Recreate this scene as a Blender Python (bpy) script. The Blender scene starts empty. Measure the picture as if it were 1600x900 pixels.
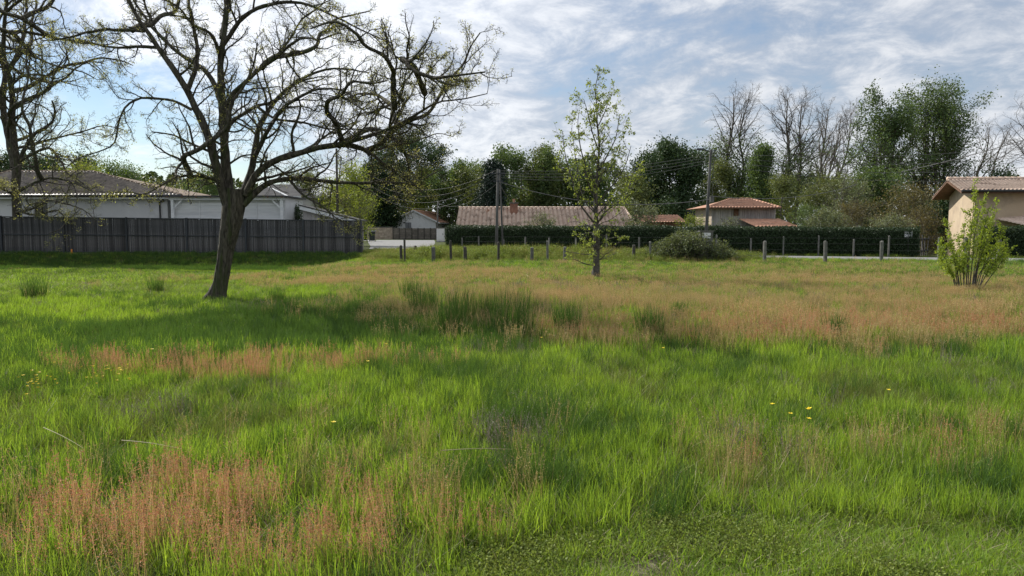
import bpy, math, random
import numpy as np
from mathutils import Vector
random.seed(7)
C = bpy.context.scene.collection
SC = bpy.context.scene

# ------------------------------------------------------------------ camera
PITCH = math.atan(94/1156.0)
CAMZ = 1.6
cam = bpy.data.cameras.new("camera"); camo = bpy.data.objects.new("camera", cam)
C.objects.link(camo); SC.camera = camo
cam.sensor_width = 36; cam.lens = 36*1156/1600.0
cam.clip_start = 0.05; cam.clip_end = 6000
camo.location = (0, 0, CAMZ); camo.rotation_euler = (math.pi/2 - PITCH, 0, 0)

# ------------------------------------------------------------------ light
SUN_EL, SUN_AZ = math.radians(39), math.radians(-46)      # azimuth measured from +Y towards +X
sun_dir = Vector((math.sin(SUN_AZ)*math.cos(SUN_EL), math.cos(SUN_AZ)*math.cos(SUN_EL), math.sin(SUN_EL)))
sl = bpy.data.lights.new("sun", 'SUN'); sl.energy = 4.2; sl.angle = math.radians(0.6); sl.color = (1, 0.95, 0.86)
so = bpy.data.objects.new("sun", sl); C.objects.link(so)
so.rotation_euler = (-sun_dir).to_track_quat('-Z', 'Y').to_euler()
SC.view_settings.view_transform = 'Standard'; SC.view_settings.look = 'None'
SC.view_settings.exposure = 0.45; SC.view_settings.gamma = 1
SC.cycles.max_bounces = 6; SC.cycles.diffuse_bounces = 3; SC.cycles.transmission_bounces = 4; SC.cycles.glossy_bounces = 2
SC.cycles.use_adaptive_sampling = True

W = bpy.data.worlds.new("World"); SC.world = W; W.use_nodes = True
wt = W.node_tree; wt.nodes.clear()
def nd(t, typ, **kw):
    n = t.nodes.new(typ)
    for k, v in kw.items():
        if k.startswith('i_'): n.inputs[k[2:]].default_value = v
        else: setattr(n, k, v)
    return n
def mathn(t, op, a, b=None, clamp=False):
    n = t.nodes.new('ShaderNodeMath'); n.operation = op; n.use_clamp = clamp
    for i, v in enumerate((a, b)):
        if v is None: continue
        if isinstance(v, (int, float)): n.inputs[i].default_value = v
        else: t.links.new(v, n.inputs[i])
    return n.outputs[0]
def mixc(t, f, a, b, blend='MIX'):
    n = t.nodes.new('ShaderNodeMix'); n.data_type = 'RGBA'; n.blend_type = blend
    for s, v in ((n.inputs[0], f), (n.inputs[6], a), (n.inputs[7], b)):
        if isinstance(v, (int, float)): s.default_value = v
        elif isinstance(v, (tuple, list)): s.default_value = (*v[:3], 1)
        else: t.links.new(v, s)
    return n.outputs[2]
def maprange(t, v, a, b, c=0.0, d=1.0, smooth=True):
    n = t.nodes.new('ShaderNodeMapRange'); n.interpolation_type = 'SMOOTHSTEP' if smooth else 'LINEAR'
    t.links.new(v, n.inputs[0])
    for i, x in enumerate((a, b, c, d)): n.inputs[i+1].default_value = x
    return n.outputs[0]
def noise(t, vec, scale, detail=4, rough=.5, dist=0.0):
    n = nd(t, 'ShaderNodeTexNoise'); n.inputs['Scale'].default_value = scale
    n.inputs['Detail'].default_value = detail; n.inputs['Roughness'].default_value = rough
    n.inputs['Distortion'].default_value = dist
    if vec is not None: t.links.new(vec, n.inputs['Vector'])
    return n.outputs['Fac']
def build_world():
    t = wt
    tc = nd(t, 'ShaderNodeTexCoord'); d = tc.outputs['Generated']
    sky = nd(t, 'ShaderNodeTexSky', sky_type='NISHITA', sun_disc=False)
    sky.sun_elevation = SUN_EL; sky.sun_rotation = SUN_AZ
    sky.air_density = 1.0; sky.dust_density = 0.3; sky.ozone_density = 1.6
    sep = nd(t, 'ShaderNodeSeparateXYZ'); t.links.new(d, sep.inputs[0])
    zz = mathn(t, 'ADD', mathn(t, 'MAXIMUM', sep.outputs[2], 0.0), 0.28)
    px = mathn(t, 'DIVIDE', sep.outputs[0], zz); py = mathn(t, 'DIVIDE', sep.outputs[1], zz)
    cb = nd(t, 'ShaderNodeCombineXYZ'); t.links.new(px, cb.inputs[0]); t.links.new(py, cb.inputs[1])
    mp = nd(t, 'ShaderNodeMapping'); t.links.new(cb.outputs[0], mp.inputs[0])
    mp.inputs['Rotation'].default_value = (0, 0, 0.35); mp.inputs['Scale'].default_value = (1.35, 1.3, 1); mp.inputs['Location'].default_value = (3.1, 1.7, 0)
    n1 = noise(t, mp.outputs[0], 0.85, 10, .62, 0.45)
    n2 = noise(t, mp.outputs[0], 4.2, 9, .66, 0.35)
    n3 = noise(t, mp.outputs[0], 0.33, 2, .5)
    s = mathn(t, 'ADD', mathn(t, 'MULTIPLY', n1, .62), mathn(t, 'MULTIPLY', n2, .38))
    s = mathn(t, 'ADD', s, mathn(t, 'MULTIPLY', mathn(t, 'SUBTRACT', n3, .5), .35))
    lf = maprange(t, sep.outputs[0], -0.50, -0.08, 0.0, 0.085)
    gap = mathn(t, 'MULTIPLY', maprange(t, sep.outputs[0], -0.22, -0.34, 0.0, 1.0), maprange(t, sep.outputs[2], 0.26, 0.15, 0.0, 1.0))
    s = mathn(t, 'SUBTRACT', mathn(t, 'ADD', s, lf), mathn(t, 'MULTIPLY', gap, 0.16))
    cover = maprange(t, s, 0.27, 0.55)
    # thick parts of the veil are greyer, thin edges whiter
    body = maprange(t, mathn(t, 'ADD', mathn(t, 'MULTIPLY', n1, .42), mathn(t, 'MULTIPLY', n2, .58)), 0.40, 0.60)
    cloud = mixc(t, body, (4.1, 4.55, 5.35), (7.3, 7.45, 7.75))
    dp = nd(t, 'ShaderNodeVectorMath', operation='DOT_PRODUCT'); t.links.new(d, dp.inputs[0]); dp.inputs[1].default_value = sun_dir
    glow = maprange(t, dp.outputs['Value'], 0.45, 1.0, 0.88, 1.28)
    g = nd(t, 'ShaderNodeVectorMath', operation='SCALE'); t.links.new(cloud, g.inputs[0]); t.links.new(glow, g.inputs['Scale'])
    # a little milky veil low down
    veil = maprange(t, sep.outputs[2], 0.0, 0.10, 0.25, 0.0)
    cov = mathn(t, 'MAXIMUM', mathn(t, 'MULTIPLY', cover, 0.93), veil)
    hs = nd(t, 'ShaderNodeHueSaturation'); hs.inputs['Saturation'].default_value = 1.12; hs.inputs['Value'].default_value = .78; t.links.new(sky.outputs[0], hs.inputs['Color'])
    col = mixc(t, cov, hs.outputs[0], g.outputs[0])
    bg = nd(t, 'ShaderNodeBackground'); bg.inputs['Strength'].default_value = 0.1
    t.links.new(col, bg.inputs['Color'])
    out = nd(t, 'ShaderNodeOutputWorld'); t.links.new(bg.outputs[0], out.inputs[0])
build_world()

# ------------------------------------------------------------------ helpers
cp, sp_ = math.cos(PITCH), math.sin(PITCH)
def P(px, py, D):
    a = (px-800)/1156.0; b = (450-py)/1156.0
    y = cp + b*sp_; z = -sp_ + b*cp
    k = D/y
    return Vector((a*k, D, CAMZ + z*k))
def X(px, D): return P(px, 356, D).x
def Z(py, D): return P(800, py, D).z
def sm(a, b, x):
    t = np.clip((np.asarray(x, float)-a)/(b-a), 0, 1); return t*t*(3-2*t)
_lat = np.random.RandomState(3).rand(256, 256)
def vn(x, y):
    x = np.asarray(x, float); y = np.asarray(y, float)
    xi = np.floor(x).astype(int); yi = np.floor(y).astype(int); fx = x-xi; fy = y-yi
    fx = fx*fx*(3-2*fx); fy = fy*fy*(3-2*fy)
    g = lambda i, j: _lat[i % 256, j % 256]
    return (g(xi, yi)*(1-fx)*(1-fy)+g(xi+1, yi)*fx*(1-fy)+g(xi, yi+1)*(1-fx)*fy+g(xi+1, yi+1)*fx*fy)
def fbm(x, y, o=3):
    s = 0; a = .5; t = 0
    for i in range(o):
        s = s + a*vn(x*2**i+17*i, y*2**i+31*i); t += a; a *= .5
    return s/t
def hedge_y(x): return 50 - (np.asarray(x, float)+4.45)/3.0
def Hn(x, y):
    x = np.asarray(x, float); y = np.asarray(y, float)
    n = (0.07*(vn(x*.25+9, y*.25)-.5)*2 + .03*(vn(x*.8, y*.8)-.5)*2)*(1-sm(33, 36, y))*sm(-6, 2, y)
    L = 1-sm(-10.5, -7.2, x)
    low = -0.80*L*sm(20, 41, y)*(1-sm(43.0, 45.6, y))
    mound = .22*np.exp(-((x+18)/5.0)**2-((y-31)/2.2)**2)*(.6+.8*vn(x*1.3, y*1.3))
    dip = -0.95*sm(-3, 1.5, x)*sm(1.4, 4.5, y-hedge_y(x))
    dip = dip*(1-sm(300, 900, y))
    return n+low+mound+dip
def H(x, y): return float(Hn(x, y))
def mesh_np(name, V, faces):
    me = bpy.data.meshes.new(name)
    V = np.asarray(V, np.float32)
    me.vertices.add(len(V)); me.vertices.foreach_set('co', V.ravel())
    fl = [np.asarray(f, np.int32) for f in faces if len(f)]
    nl = sum(f.size for f in fl); npoly = sum(len(f) for f in fl)
    me.loops.add(nl); me.loops.foreach_set('vertex_index', np.concatenate([f.ravel() for f in fl]))
    me.polygons.add(npoly)
    tot = np.concatenate([np.full(len(f), f.shape[1], np.int32) for f in fl])
    st = np.concatenate([[0], np.cumsum(tot)[:-1]]).astype(np.int32)
    me.polygons.foreach_set('loop_start', st)
    try: me.polygons.foreach_set('loop_total', tot)
    except Exception: pass
    me.update(calc_edges=True)
    return me
def smooth(me):
    me.polygons.foreach_set('use_smooth', np.ones(len(me.polygons), bool)); return me
def link(name, me, mat=None, parent=None, loc=None):
    o = bpy.data.objects.new(name, me); C.objects.link(o)
    if mat is not None and me is not None and len(me.materials) == 0: me.materials.append(mat)
    if parent is not None: o.parent = parent
    if loc is not None: o.location = loc
    return o
def tag(o, label=None, cat=None, group=None, kind=None):
    if label: o['label'] = label
    if cat: o['category'] = cat
    if group: o['group'] = group
    if kind: o['kind'] = kind
    return o
def thing(name, loc, label, cat, group=None, rz=0):
    o = bpy.data.objects.new(name, None); C.objects.link(o); o.empty_display_size = .2
    o.location = loc; o.rotation_euler = (0, 0, rz)
    return tag(o, label, cat, group)
class MB:
    """collects boxes, prisms, sheets in world coordinates; built relative to an origin"""
    def __init__(s): s.v = []; s.f = []
    def add(s, V, F):
        n = len(s.v); s.v += [tuple(v) for v in V]; s.f += [tuple(i+n for i in f) for f in F]; return s
    def box(s, c, h, rz=0, ax=None):
        c = Vector(c)
        if ax is None:
            ax = (Vector((math.cos(rz), math.sin(rz), 0)), Vector((-math.sin(rz), math.cos(rz), 0)), Vector((0, 0, 1)))
        V = [c+ax[0]*(h[0]*a)+ax[1]*(h[1]*b)+ax[2]*(h[2]*d) for a in (-1, 1) for b in (-1, 1) for d in (-1, 1)]
        return s.add(V, [(0, 1, 3, 2), (4, 6, 7, 5), (0, 4, 5, 1), (2, 3, 7, 6), (0, 2, 6, 4), (1, 5, 7, 3)])
    def beam(s, a, b, w, t):
        """a bar from a to b, w wide, t thick"""
        a, b = Vector(a), Vector(b); d = (b-a); L = d.length; d.normalize()
        u = d.cross(Vector((0, 0, 1)))
        if u.length < 1e-3: u = Vector((1, 0, 0))
        u.normalize(); w2 = u.cross(d)
        return s.box((a+b)/2, (L/2, w/2, t/2), ax=(d, u, w2))
    def prism(s, poly, ext):
        """poly: planar polygon points, ext: vector of extrusion"""
        n = len(poly); ext = Vector(ext); V = [Vector(p) for p in poly]+[Vector(p)+ext for p in poly]
        F = [tuple(range(n))[::-1], tuple(range(n, 2*n))]+[(i, (i+1) % n, (i+1) % n+n, i+n) for i in range(n)]
        return s.add(V, F)
    def cyl(s, a, b, r0, r1=None, n=10):
        a, b = Vector(a), Vector(b); r1 = r0 if r1 is None else r1
        d = (b-a).normalized(); u = d.cross(Vector((0, 0, 1)) if abs(d.z) < .9 else Vector((1, 0, 0))).normalized(); w = d.cross(u)
        V = []
        for p, r in ((a, r0), (b, r1)):
            for i in range(n):
                t = 2*math.pi*i/n; V.append(p+u*(r*math.cos(t))+w*(r*math.sin(t)))
        F = [(i, (i+1) % n, n+(i+1) % n, n+i) for i in range(n)]+[tuple(range(n))[::-1], tuple(range(n, 2*n))]
        return s.add(V, F)
    def build(s, name, mat, parent=None, org=(0, 0, 0), sm_=False, kind=None, label=None):
        org = Vector(org)
        me = bpy.data.meshes.new(name); me.from_pydata([tuple(Vector(v)-org) for v in s.v], [], s.f); me.update()
        import bmesh
        bm = bmesh.new(); bm.from_mesh(me); bmesh.ops.recalc_face_normals(bm, faces=bm.faces); bm.to_mesh(me); bm.free()
        if sm_: smooth(me)
        o = link(name, me, mat, parent, None if parent is not None else org)
        if kind: o['kind'] = kind
        if label: o['label'] = label
        return o

# ------------------------------------------------------------------ materials
def mat_new(name):
    m = bpy.data.materials.new(name); m.use_nodes = True
    t = m.node_tree; b = t.nodes['Principled BSDF']; o = t.nodes['Material Output']
    return m, t, b, o
def mat_surf(name, c1, c2, scale=6, rough=.85, detail=5, bump=0.0, bscale=None, spec=.3, stretch=None, c3=None, s3=1.0, var=.15, bdist=.02):
    m, t, b, o = mat_new(name)
    tc = nd(t, 'ShaderNodeTexCoord'); v = tc.outputs['Object']
    if stretch:
        mp = nd(t, 'ShaderNodeMapping'); t.links.new(v, mp.inputs[0]); mp.inputs['Scale'].default_value = stretch; v = mp.outputs[0]
    f = maprange(t, noise(t, v, scale, detail, .6), .3, .7)
    col = mixc(t, f, c1, c2)
    if c3:
        f3 = maprange(t, noise(t, v, s3, 4, .65), .5, .68)
        col = mixc(t, f3, col, c3)
    rnd = nd(t, 'ShaderNodeObjectInfo')
    hsv = nd(t, 'ShaderNodeHueSaturation'); t.links.new(col, hsv.inputs['Color'])
    t.links.new(maprange(t, rnd.outputs['Random'], 0, 1, 1-var, 1+var, False), hsv.inputs['Value'])
    t.links.new(hsv.outputs[0], b.inputs['Base Color'])
    b.inputs['Roughness'].default_value = rough; b.inputs['Specular IOR Level'].default_value = spec
    if bump:
        bn = nd(t, 'ShaderNodeBump'); bn.inputs['Strength'].default_value = bump; bn.inputs['Distance'].default_value = bdist
        t.links.new(noise(t, v, bscale or scale*4, 6, .65), bn.inputs['Height']); t.links.new(bn.outputs[0], b.inputs['Normal'])
    return m
def mat_leaf(name, c1, c2, trans=.35, tcol=None, scale=.5, rough=.55, spec=.25, dark=.75):
    """leaf colour varies per leaf (island) and per clump"""
    m, t, b, o = mat_new(name)
    ge = nd(t, 'ShaderNodeNewGeometry'); oi = nd(t, 'ShaderNodeObjectInfo')
    f = mathn(t, 'ADD', mathn(t, 'MULTIPLY', ge.outputs['Random Per Island'], .45),
              mathn(t, 'ADD', mathn(t, 'MULTIPLY', maprange(t, noise(t, ge.outputs['Position'], scale, 3, .6), .3, .7), .35),
                    mathn(t, 'MULTIPLY', oi.outputs['Random'], .2)))
    col = mixc(t, f, c1, c2)
    r2 = mathn(t, 'FRACT', mathn(t, 'MULTIPLY', ge.outputs['Random Per Island'], 37.7))
    hsv = nd(t, 'ShaderNodeHueSaturation'); t.links.new(col, hsv.inputs['Color'])
    t.links.new(maprange(t, r2, 0, 1, dark, 2-dark, False), hsv.inputs['Value'])
    t.links.new(hsv.outputs[0], b.inputs['Base Color'])
    b.inputs['Roughness'].default_value = rough; b.inputs['Specular IOR Level'].default_value = spec
    tr = nd(t, 'ShaderNodeBsdfTranslucent')
    tc = nd(t, 'ShaderNodeMix', data_type='RGBA'); tc.blend_type = 'MULTIPLY'; tc.inputs[0].default_value = 1
    t.links.new(hsv.outputs[0], tc.inputs[6]); tc.inputs[7].default_value = (*(tcol or (1.5, 1.35, .6)), 1)
    t.links.new(tc.outputs[2], tr.inputs['Color'])
    mx = nd(t, 'ShaderNodeMixShader'); mx.inputs[0].default_value = trans
    t.links.new(b.outputs[0], mx.inputs[1]); t.links.new(tr.outputs[0], mx.inputs[2]); t.links.new(mx.outputs[0], o.inputs[0])
    return m
M = {}
M['bark'] = mat_surf('bark_dark', (.022, .019, .015), (.13, .115, .09), 9, .95, 7, 1.0, 9, stretch=(2.6, 2.6, .5), c3=(.05, .065, .022), s3=1.6, var=.03, bdist=.05)
M['bark_far'] = mat_surf('bark_far', (.075, .067, .057), (.14, .125, .105), 2, .95)
M['bark_pale'] = mat_surf('bark_pale', (.13, .115, .10), (.20, .18, .155), 2, .95)
M['bark_young'] = mat_surf('bark_young', (.05, .045, .04), (.12, .11, .095), 12, .9, 5, .5)
M['white_wall'] = mat_surf('white_render', (.62, .63, .64), (.70, .71, .71), .8, .9, 5, .1, 40, c3=(.55, .56, .56), s3=.7)
M['grey_wall'] = mat_surf('grey_render', (.40, .40, .40), (.50, .50, .49), .8, .9, 5, .1, 40)
M['white_wood'] = mat_surf('white_wood', (.60, .62, .63), (.72, .73, .73), 3, .6, 5, .15, 30, stretch=(.3, 1, 2))
M['beige_wall'] = mat_surf('beige_render', (.42, .33, .235), (.50, .40, .285), .7, .95, 6, .2, 30, c3=(.35, .28, .21), s3=.6)
M['tile_brown'] = mat_surf('roof_tiles_brown', (.15, .12, .10), (.30, .25, .20), 2.5, .36, 5, .1, spec=.8, c3=(.10, .085, .07), s3=1.5)
M['ridge_brown'] = mat_surf('ridge_tiles_brown', (.13, .10, .08), (.22, .17, .13), 2.5, .85, spec=.1)
M['tile_pale'] = mat_surf('roof_tiles_pale_terracotta', (.55, .41, .32), (.70, .54, .43), 1.4, .8, 6, .1, c3=(.30, .22, .17), s3=1.2)
M['tile_red'] = mat_surf('roof_tiles_red', (.42, .215, .14), (.54, .31, .21), 1.8, .75, 6, .1, c3=(.28, .17, .12), s3=1.1)
M['roof_grey'] = mat_surf('roof_grey', (.05, .05, .055), (.085, .085, .085), 2, .9, spec=.1)
M['dark_metal'] = mat_surf('dark_metal', (.022, .026, .032), (.035, .04, .048), 5, .5, spec=.4)
M['gutter'] = mat_surf('gutter_black', (.015, .015, .016), (.03, .03, .03), 5, .4, spec=.5)
M['slat'] = mat_surf('fence_wood_grey', (.040, .041, .046), (.085, .083, .085), 5, .85, 6, .2, stretch=(5, 5, .5), c3=(.14, .125, .115), s3=2.5, var=.42)
M['concrete'] = mat_surf('concrete', (.10, .098, .09), (.17, .165, .15), 5, .9, 6, .3, 30, c3=(.09, .10, .075), s3=3)
M['post_dark'] = mat_surf('post_weathered', (.04, .038, .033), (.09, .084, .072), 8, .95, 6, .5, 30)
M['pole'] = mat_surf('pole_concrete', (.065, .065, .062), (.11, .11, .105), 3, .9, 5, .2, 30, stretch=(2, 2, .4))
M['asphalt'] = mat_surf('asphalt_pale', (.20, .20, .20), (.29, .29, .285), 2.2, .9, 8, .3, 60)
M['glass'] = mat_surf('window_glass', (.02, .025, .03), (.05, .06, .07), 1, .15, spec=.6)
M['wood_dark'] = mat_surf('wood_brown', (.10, .055, .035), (.16, .09, .06), 4, .8)
M['wood_grey'] = mat_surf('wood_grey', (.29, .275, .27), (.42, .40, .385), 4, .9, 6, .2, stretch=(5, 5, .5))
M['panel_wood'] = mat_surf('panel_wood', (.11, .10, .085), (.17, .15, .13), 3, .9)
M['stone'] = mat_surf('stone_beige', (.36, .29, .22), (.52, .43, .34), 3, .9, 6, .4, 20)
M['mortar'] = mat_surf('mortar', (.30, .25, .20), (.38, .32, .26), 3, .95)
M['brick'] = mat_surf('brick_brown', (.20, .10, .07), (.30, .16, .11), 4, .9, 5, .3)
M['bin'] = mat_surf('plastic_dark_green', (.012, .02, .018), (.02, .03, .025), 4, .45, spec=.4)
M['sign'] = mat_surf('sign_white', (.62, .63, .64), (.70, .70, .70), 4, .5)
M['sign_text'] = mat_surf('sign_print', (.12, .14, .17), (.16, .18, .20), 4, .6)
M['cable'] = mat_surf('cable', (.07, .07, .07), (.13, .13, .13), 3, .6)
M['yellow'] = mat_surf('petal_yellow', (.75, .55, .02), (.85, .65, .03), 3, .5)
M['orange'] = mat_surf('orange_plastic', (.6, .22, .04), (.7, .28, .05), 3, .5)
M['shutter'] = mat_surf('shutter_grey', (.16, .17, .18), (.2, .21, .22), 3, .6)
# leaves
M['lf_locust'] = mat_leaf('leaf_pale_yellow_green', (.19, .215, .10), (.36, .37, .19), .5)
M['lf_young'] = mat_leaf('leaf_spring_green', (.15, .21, .05), (.26, .32, .11), .45)
M['lf_dark'] = mat_leaf('leaf_dark_evergreen', (.030, .060, .027), (.070, .115, .045), .15, scale=.4)
M['lf_cyp'] = mat_leaf('leaf_cypress', (.018, .040, .016), (.045, .080, .028), .12, scale=.5)
M['lf_mid'] = mat_leaf('leaf_mid_green', (.062, .108, .042), (.125, .185, .070), .35, scale=.25)
M['lf_olive'] = mat_leaf('leaf_olive', (.085, .115, .040), (.150, .180, .068), .3, scale=.3)
M['lf_yg'] = mat_leaf('leaf_yellow_green', (.13, .18, .03), (.24, .30, .06), .4, scale=.5)
M['lf_bush'] = mat_leaf('leaf_bright_bush', (.15, .23, .030), (.28, .36, .065), .5, scale=1.5)
M['lf_grey'] = mat_leaf('leaf_grey_green', (.11, .14, .075), (.22, .25, .15), .25, scale=.6)
M['lf_brown'] = mat_leaf('leaf_brownish', (.095, .09, .042), (.155, .135, .07), .3, scale=.4)
M['lf_hedge'] = mat_leaf('leaf_hedge', (.020, .040, .017), (.055, .09, .034), .12, scale=1.2, rough=.5, spec=.3)
M['lf_conifer'] = mat_leaf('needle_blue_green', (.014, .028, .022), (.028, .05, .034), .08, scale=.5)
M['lf_bramble'] = mat_leaf('leaf_bramble', (.055, .085, .032), (.17, .20, .10), .3, scale=1.2)

# ------------------------------------------------------------------ zones of the meadow
def uv_of(x, y, top=0.0):
    """where a ground point sits on the flat plane, in units used to lay out the patches of plants"""
    y = np.maximum(y, 0.6)
    yy = cp*y + sp_*CAMZ
    return 800+1156*x/yy, 450+1156*(-(sp_*y - (CAMZ-top)*cp))/yy
def blob(u, v, cu, cv, ru, rv, soft=.5):
    d = np.sqrt(((u-cu)/ru)**2+((v-cv)/rv)**2); return 1-sm(1-soft, 1+soft*.6, d)
def zones(x, y):
    x = np.asarray(x, float); y = np.asarray(y, float)
    u, vg = uv_of(x, y); v = uv_of(x, y, .22*(1-.45*sm(11, 22, y)))[1]
    nz = fbm(x*.45+5, y*.22+3, 4)-.5; n2 = fbm(x*1.4+50, y*.8+9, 3)-.5; n3 = fbm(x*.18+90, y*.10+70, 3)-.5
    uu = u+nz*260+n2*60; vv = v+nz*(30+.12*(v-380))+n2*14
    z = {}
    red = np.zeros_like(u)
    for b in ((350, 790, 290, 62, .75, .80), (640, 805, 230, 36, .8, .40), (90, 825, 150, 55, .8, .42), (340, 562, 240, 15, .6, .65), (560, 548, 120, 10, .6, .4),
              (620, 430, 260, 12, .5, .9), (1350, 482, 330, 24, .6, .8), (1150, 440, 500, 12, .6, .45), (1450, 445, 220, 16, .6, .6), (900, 455, 120, 14, .6, .7),
              (1480, 665, 180, 24, .6, .18), (1180, 690, 100, 24, .6, .15), (1080, 500, 260, 22, .6, .3)):
        red = np.maximum(red, blob(uu, vv, *b[:5])*b[5])
    tan = np.zeros_like(u)
    for b in ((1180, 470, 620, 62, .35, 1.0), (620, 432, 270, 22, .4, 1.0), (760, 470, 160, 60, .5, .6), (420, 760, 440, 62, .7, .42), (1180, 690, 160, 34, .6, .6),
              (1500, 660, 200, 34, .6, .3), (650, 660, 240, 30, .7, .15), (90, 425, 180, 14, .5, .9)):
        tan = np.maximum(tan, blob(uu, vv, *b[:5])*b[5])
    tan = tan*np.clip(.85+n3*2.2, .25, 1)
    dark = np.maximum(blob(uu, vv, 430, 492, 440, 42, .5), blob(uu, vv, 120, 540, 260, 30, .6)*.6)  # first blob: shade and rushes round the big tree, painted as darker grass
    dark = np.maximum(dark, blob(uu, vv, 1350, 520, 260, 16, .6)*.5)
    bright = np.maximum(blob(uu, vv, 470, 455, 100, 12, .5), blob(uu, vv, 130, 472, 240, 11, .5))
    lawnline = 945-128*sm(430, 1120, u)+10*np.sin(u*.012)
    lawn = sm(-10, 22, vg+n2*50-lawnline)
    z.update(red=red*(1-lawn), tan=tan*(1-lawn)*(1-bright), dark=dark*(1-.6*red), lawn=lawn, bright=bright)
    z['bare'] = np.maximum(blob(u+n2*70, vg+n2*20, 1010, 888, 95, 17, .5), blob(u+n2*70, vg+n2*20, 1035, 851, 65, 9, .6)*.85)
    z['bare'] = np.maximum(z['bare'], blob(u+n2*90, vg+n2*14, 1300, 872, 90, 6, .6)*.7)
    return z, u, v

# ------------------------------------------------------------------ the ground: one sheet to the horizon
def build_ground():
    xs = np.concatenate([-np.geomspace(2600, 46, 26), np.linspace(-44, 44, 200), np.geomspace(46, 2600, 26)])
    ys = np.concatenate([-np.geomspace(900, 12, 12), np.linspace(-10, 1, 12), np.linspace(1.5, 60, 190), np.geomspace(61, 4000, 50)])
    XX, YY = np.meshgrid(xs, ys); ZZ = Hn(XX, YY)
    V = np.stack([XX.ravel(), YY.ravel(), ZZ.ravel()], 1)
    nx, ny = len(xs), len(ys); i = np.arange(nx*ny).reshape(ny, nx)
    F = np.stack([i[:-1, :-1].ravel(), i[:-1, 1:].ravel(), i[1:, 1:].ravel(), i[1:, :-1].ravel()], 1)
    me = smooth(mesh_np('ground', V, [F]))
    z, u, v = zones(V[:, 0], V[:, 1])
    far = sm(34, 36, V[:, 1])
    a = me.attributes.new('dry', 'FLOAT', 'POINT'); a.data.foreach_set('value', (np.clip(z['tan']+z['red']*.7, 0, 1)*(1-far)).astype(np.float32))
    a = me.attributes.new('bare', 'FLOAT', 'POINT'); a.data.foreach_set('value', z['bare'].astype(np.float32))
    m, t, b, o = mat_new('meadow_soil')
    ge = nd(t, 'ShaderNodeNewGeometry'); pos = ge.outputs['Position']
    at = nd(t, 'ShaderNodeAttribute', attribute_name='dry'); ab = nd(t, 'ShaderNodeAttribute', attribute_name='bare')
    n1 = maprange(t, noise(t, pos, 2.2, 8, .65), .3, .7); n2 = maprange(t, noise(t, pos, 14, 6, .6), .35, .65)
    green = mixc(t, n1, (.035, .055, .015), (.085, .105, .03))
    dry = mixc(t, n1, (.085, .075, .032), (.15, .12, .055))
    col = mixc(t, at.outputs['Fac'], green, dry)
    col = mixc(t, mathn(t, 'MULTIPLY', n2, .35), col, (.06, .045, .03))
    col = mixc(t, ab.outputs['Fac'], col, mixc(t, n2, (.10, .082, .062), (.26, .22, .175)))
    t.links.new(col, b.inputs['Base Color']); b.inputs['Roughness'].default_value = .95; b.inputs['Specular IOR Level'].default_value = .1
    bn = nd(t, 'ShaderNodeBump'); bn.inputs['Strength'].default_value = .6; bn.inputs['Distance'].default_value = .03
    t.links.new(noise(t, pos, 25, 6, .65), bn.inputs['Height']); t.links.new(bn.outputs[0], b.inputs['Normal'])
    g = link('ground', me, m); g['kind'] = 'structure'
build_ground()

def ribbon(name, path, mat, z=.012):
    V = []; F = []
    pts = []
    for (a, b) in zip(path[:-1], path[1:]):
        for k in range(8): pts.append([a[i]+(b[i]-a[i])*k/8 for i in range(3)])
    pts.append(path[-1])
    # soften the corners of the path
    A = np.array(pts, float)
    for _ in range(12): A[1:-1] = .25*A[:-2]+.5*A[1:-1]+.25*A[2:]
    for i, p in enumerate(A):
        q = A[min(i+1, len(A)-1)]-A[max(i-1, 0)]; n = np.array([-q[1], q[0]]); n /= np.linalg.norm(n)
        for s in (-1, -.33, .33, 1):
            V.append((p[0]+n[0]*p[2]*s/2, p[1]+n[1]*p[2]*s/2, z))
    n = 4
    for i in range(len(A)-1):
        for k in range(n-1): F.append((i*n+k, i*n+k+1, (i+1)*n+k+1, (i+1)*n+k))
    me = bpy.data.meshes.new(name); me.from_pydata(V, [], F); me.update()
    o = link(name, me, mat); o['kind'] = 'structure'; return o
ROAD = [(90, 22.0, 4.6), (60, 28.5, 4.6), (40, 33.4, 4.6), (22.5, 37.4, 4.4), (8, 42.3, 4.6), (0, 45.0, 4.6), (-5.5, 48.5, 4.8), (-8.2, 55, 5.0), (-9.3, 63, 5.2), (-12.2, 82, 7.4), (-14.3, 96, 8.4)]
ribbon('road', ROAD, M['asphalt'])
ribbon('driveway', [(-14, 94.5, 6), (-24, 95, 5.5), (-60, 97, 5.5)], M['asphalt'], z=.008)
rp = np.array(ROAD)[:, :2]
def road_dist(x, y):
    x = np.asarray(x, float); y = np.asarray(y, float); d = np.full(x.shape, 1e9)
    for a, b in zip(rp[:-1], rp[1:]):
        ab = b-a; t = np.clip(((x-a[0])*ab[0]+(y-a[1])*ab[1])/(ab@ab), 0, 1)
        d = np.minimum(d, np.hypot(x-a[0]-ab[0]*t, y-a[1]-ab[1]*t))
    return d

exec_marks = []
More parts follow.
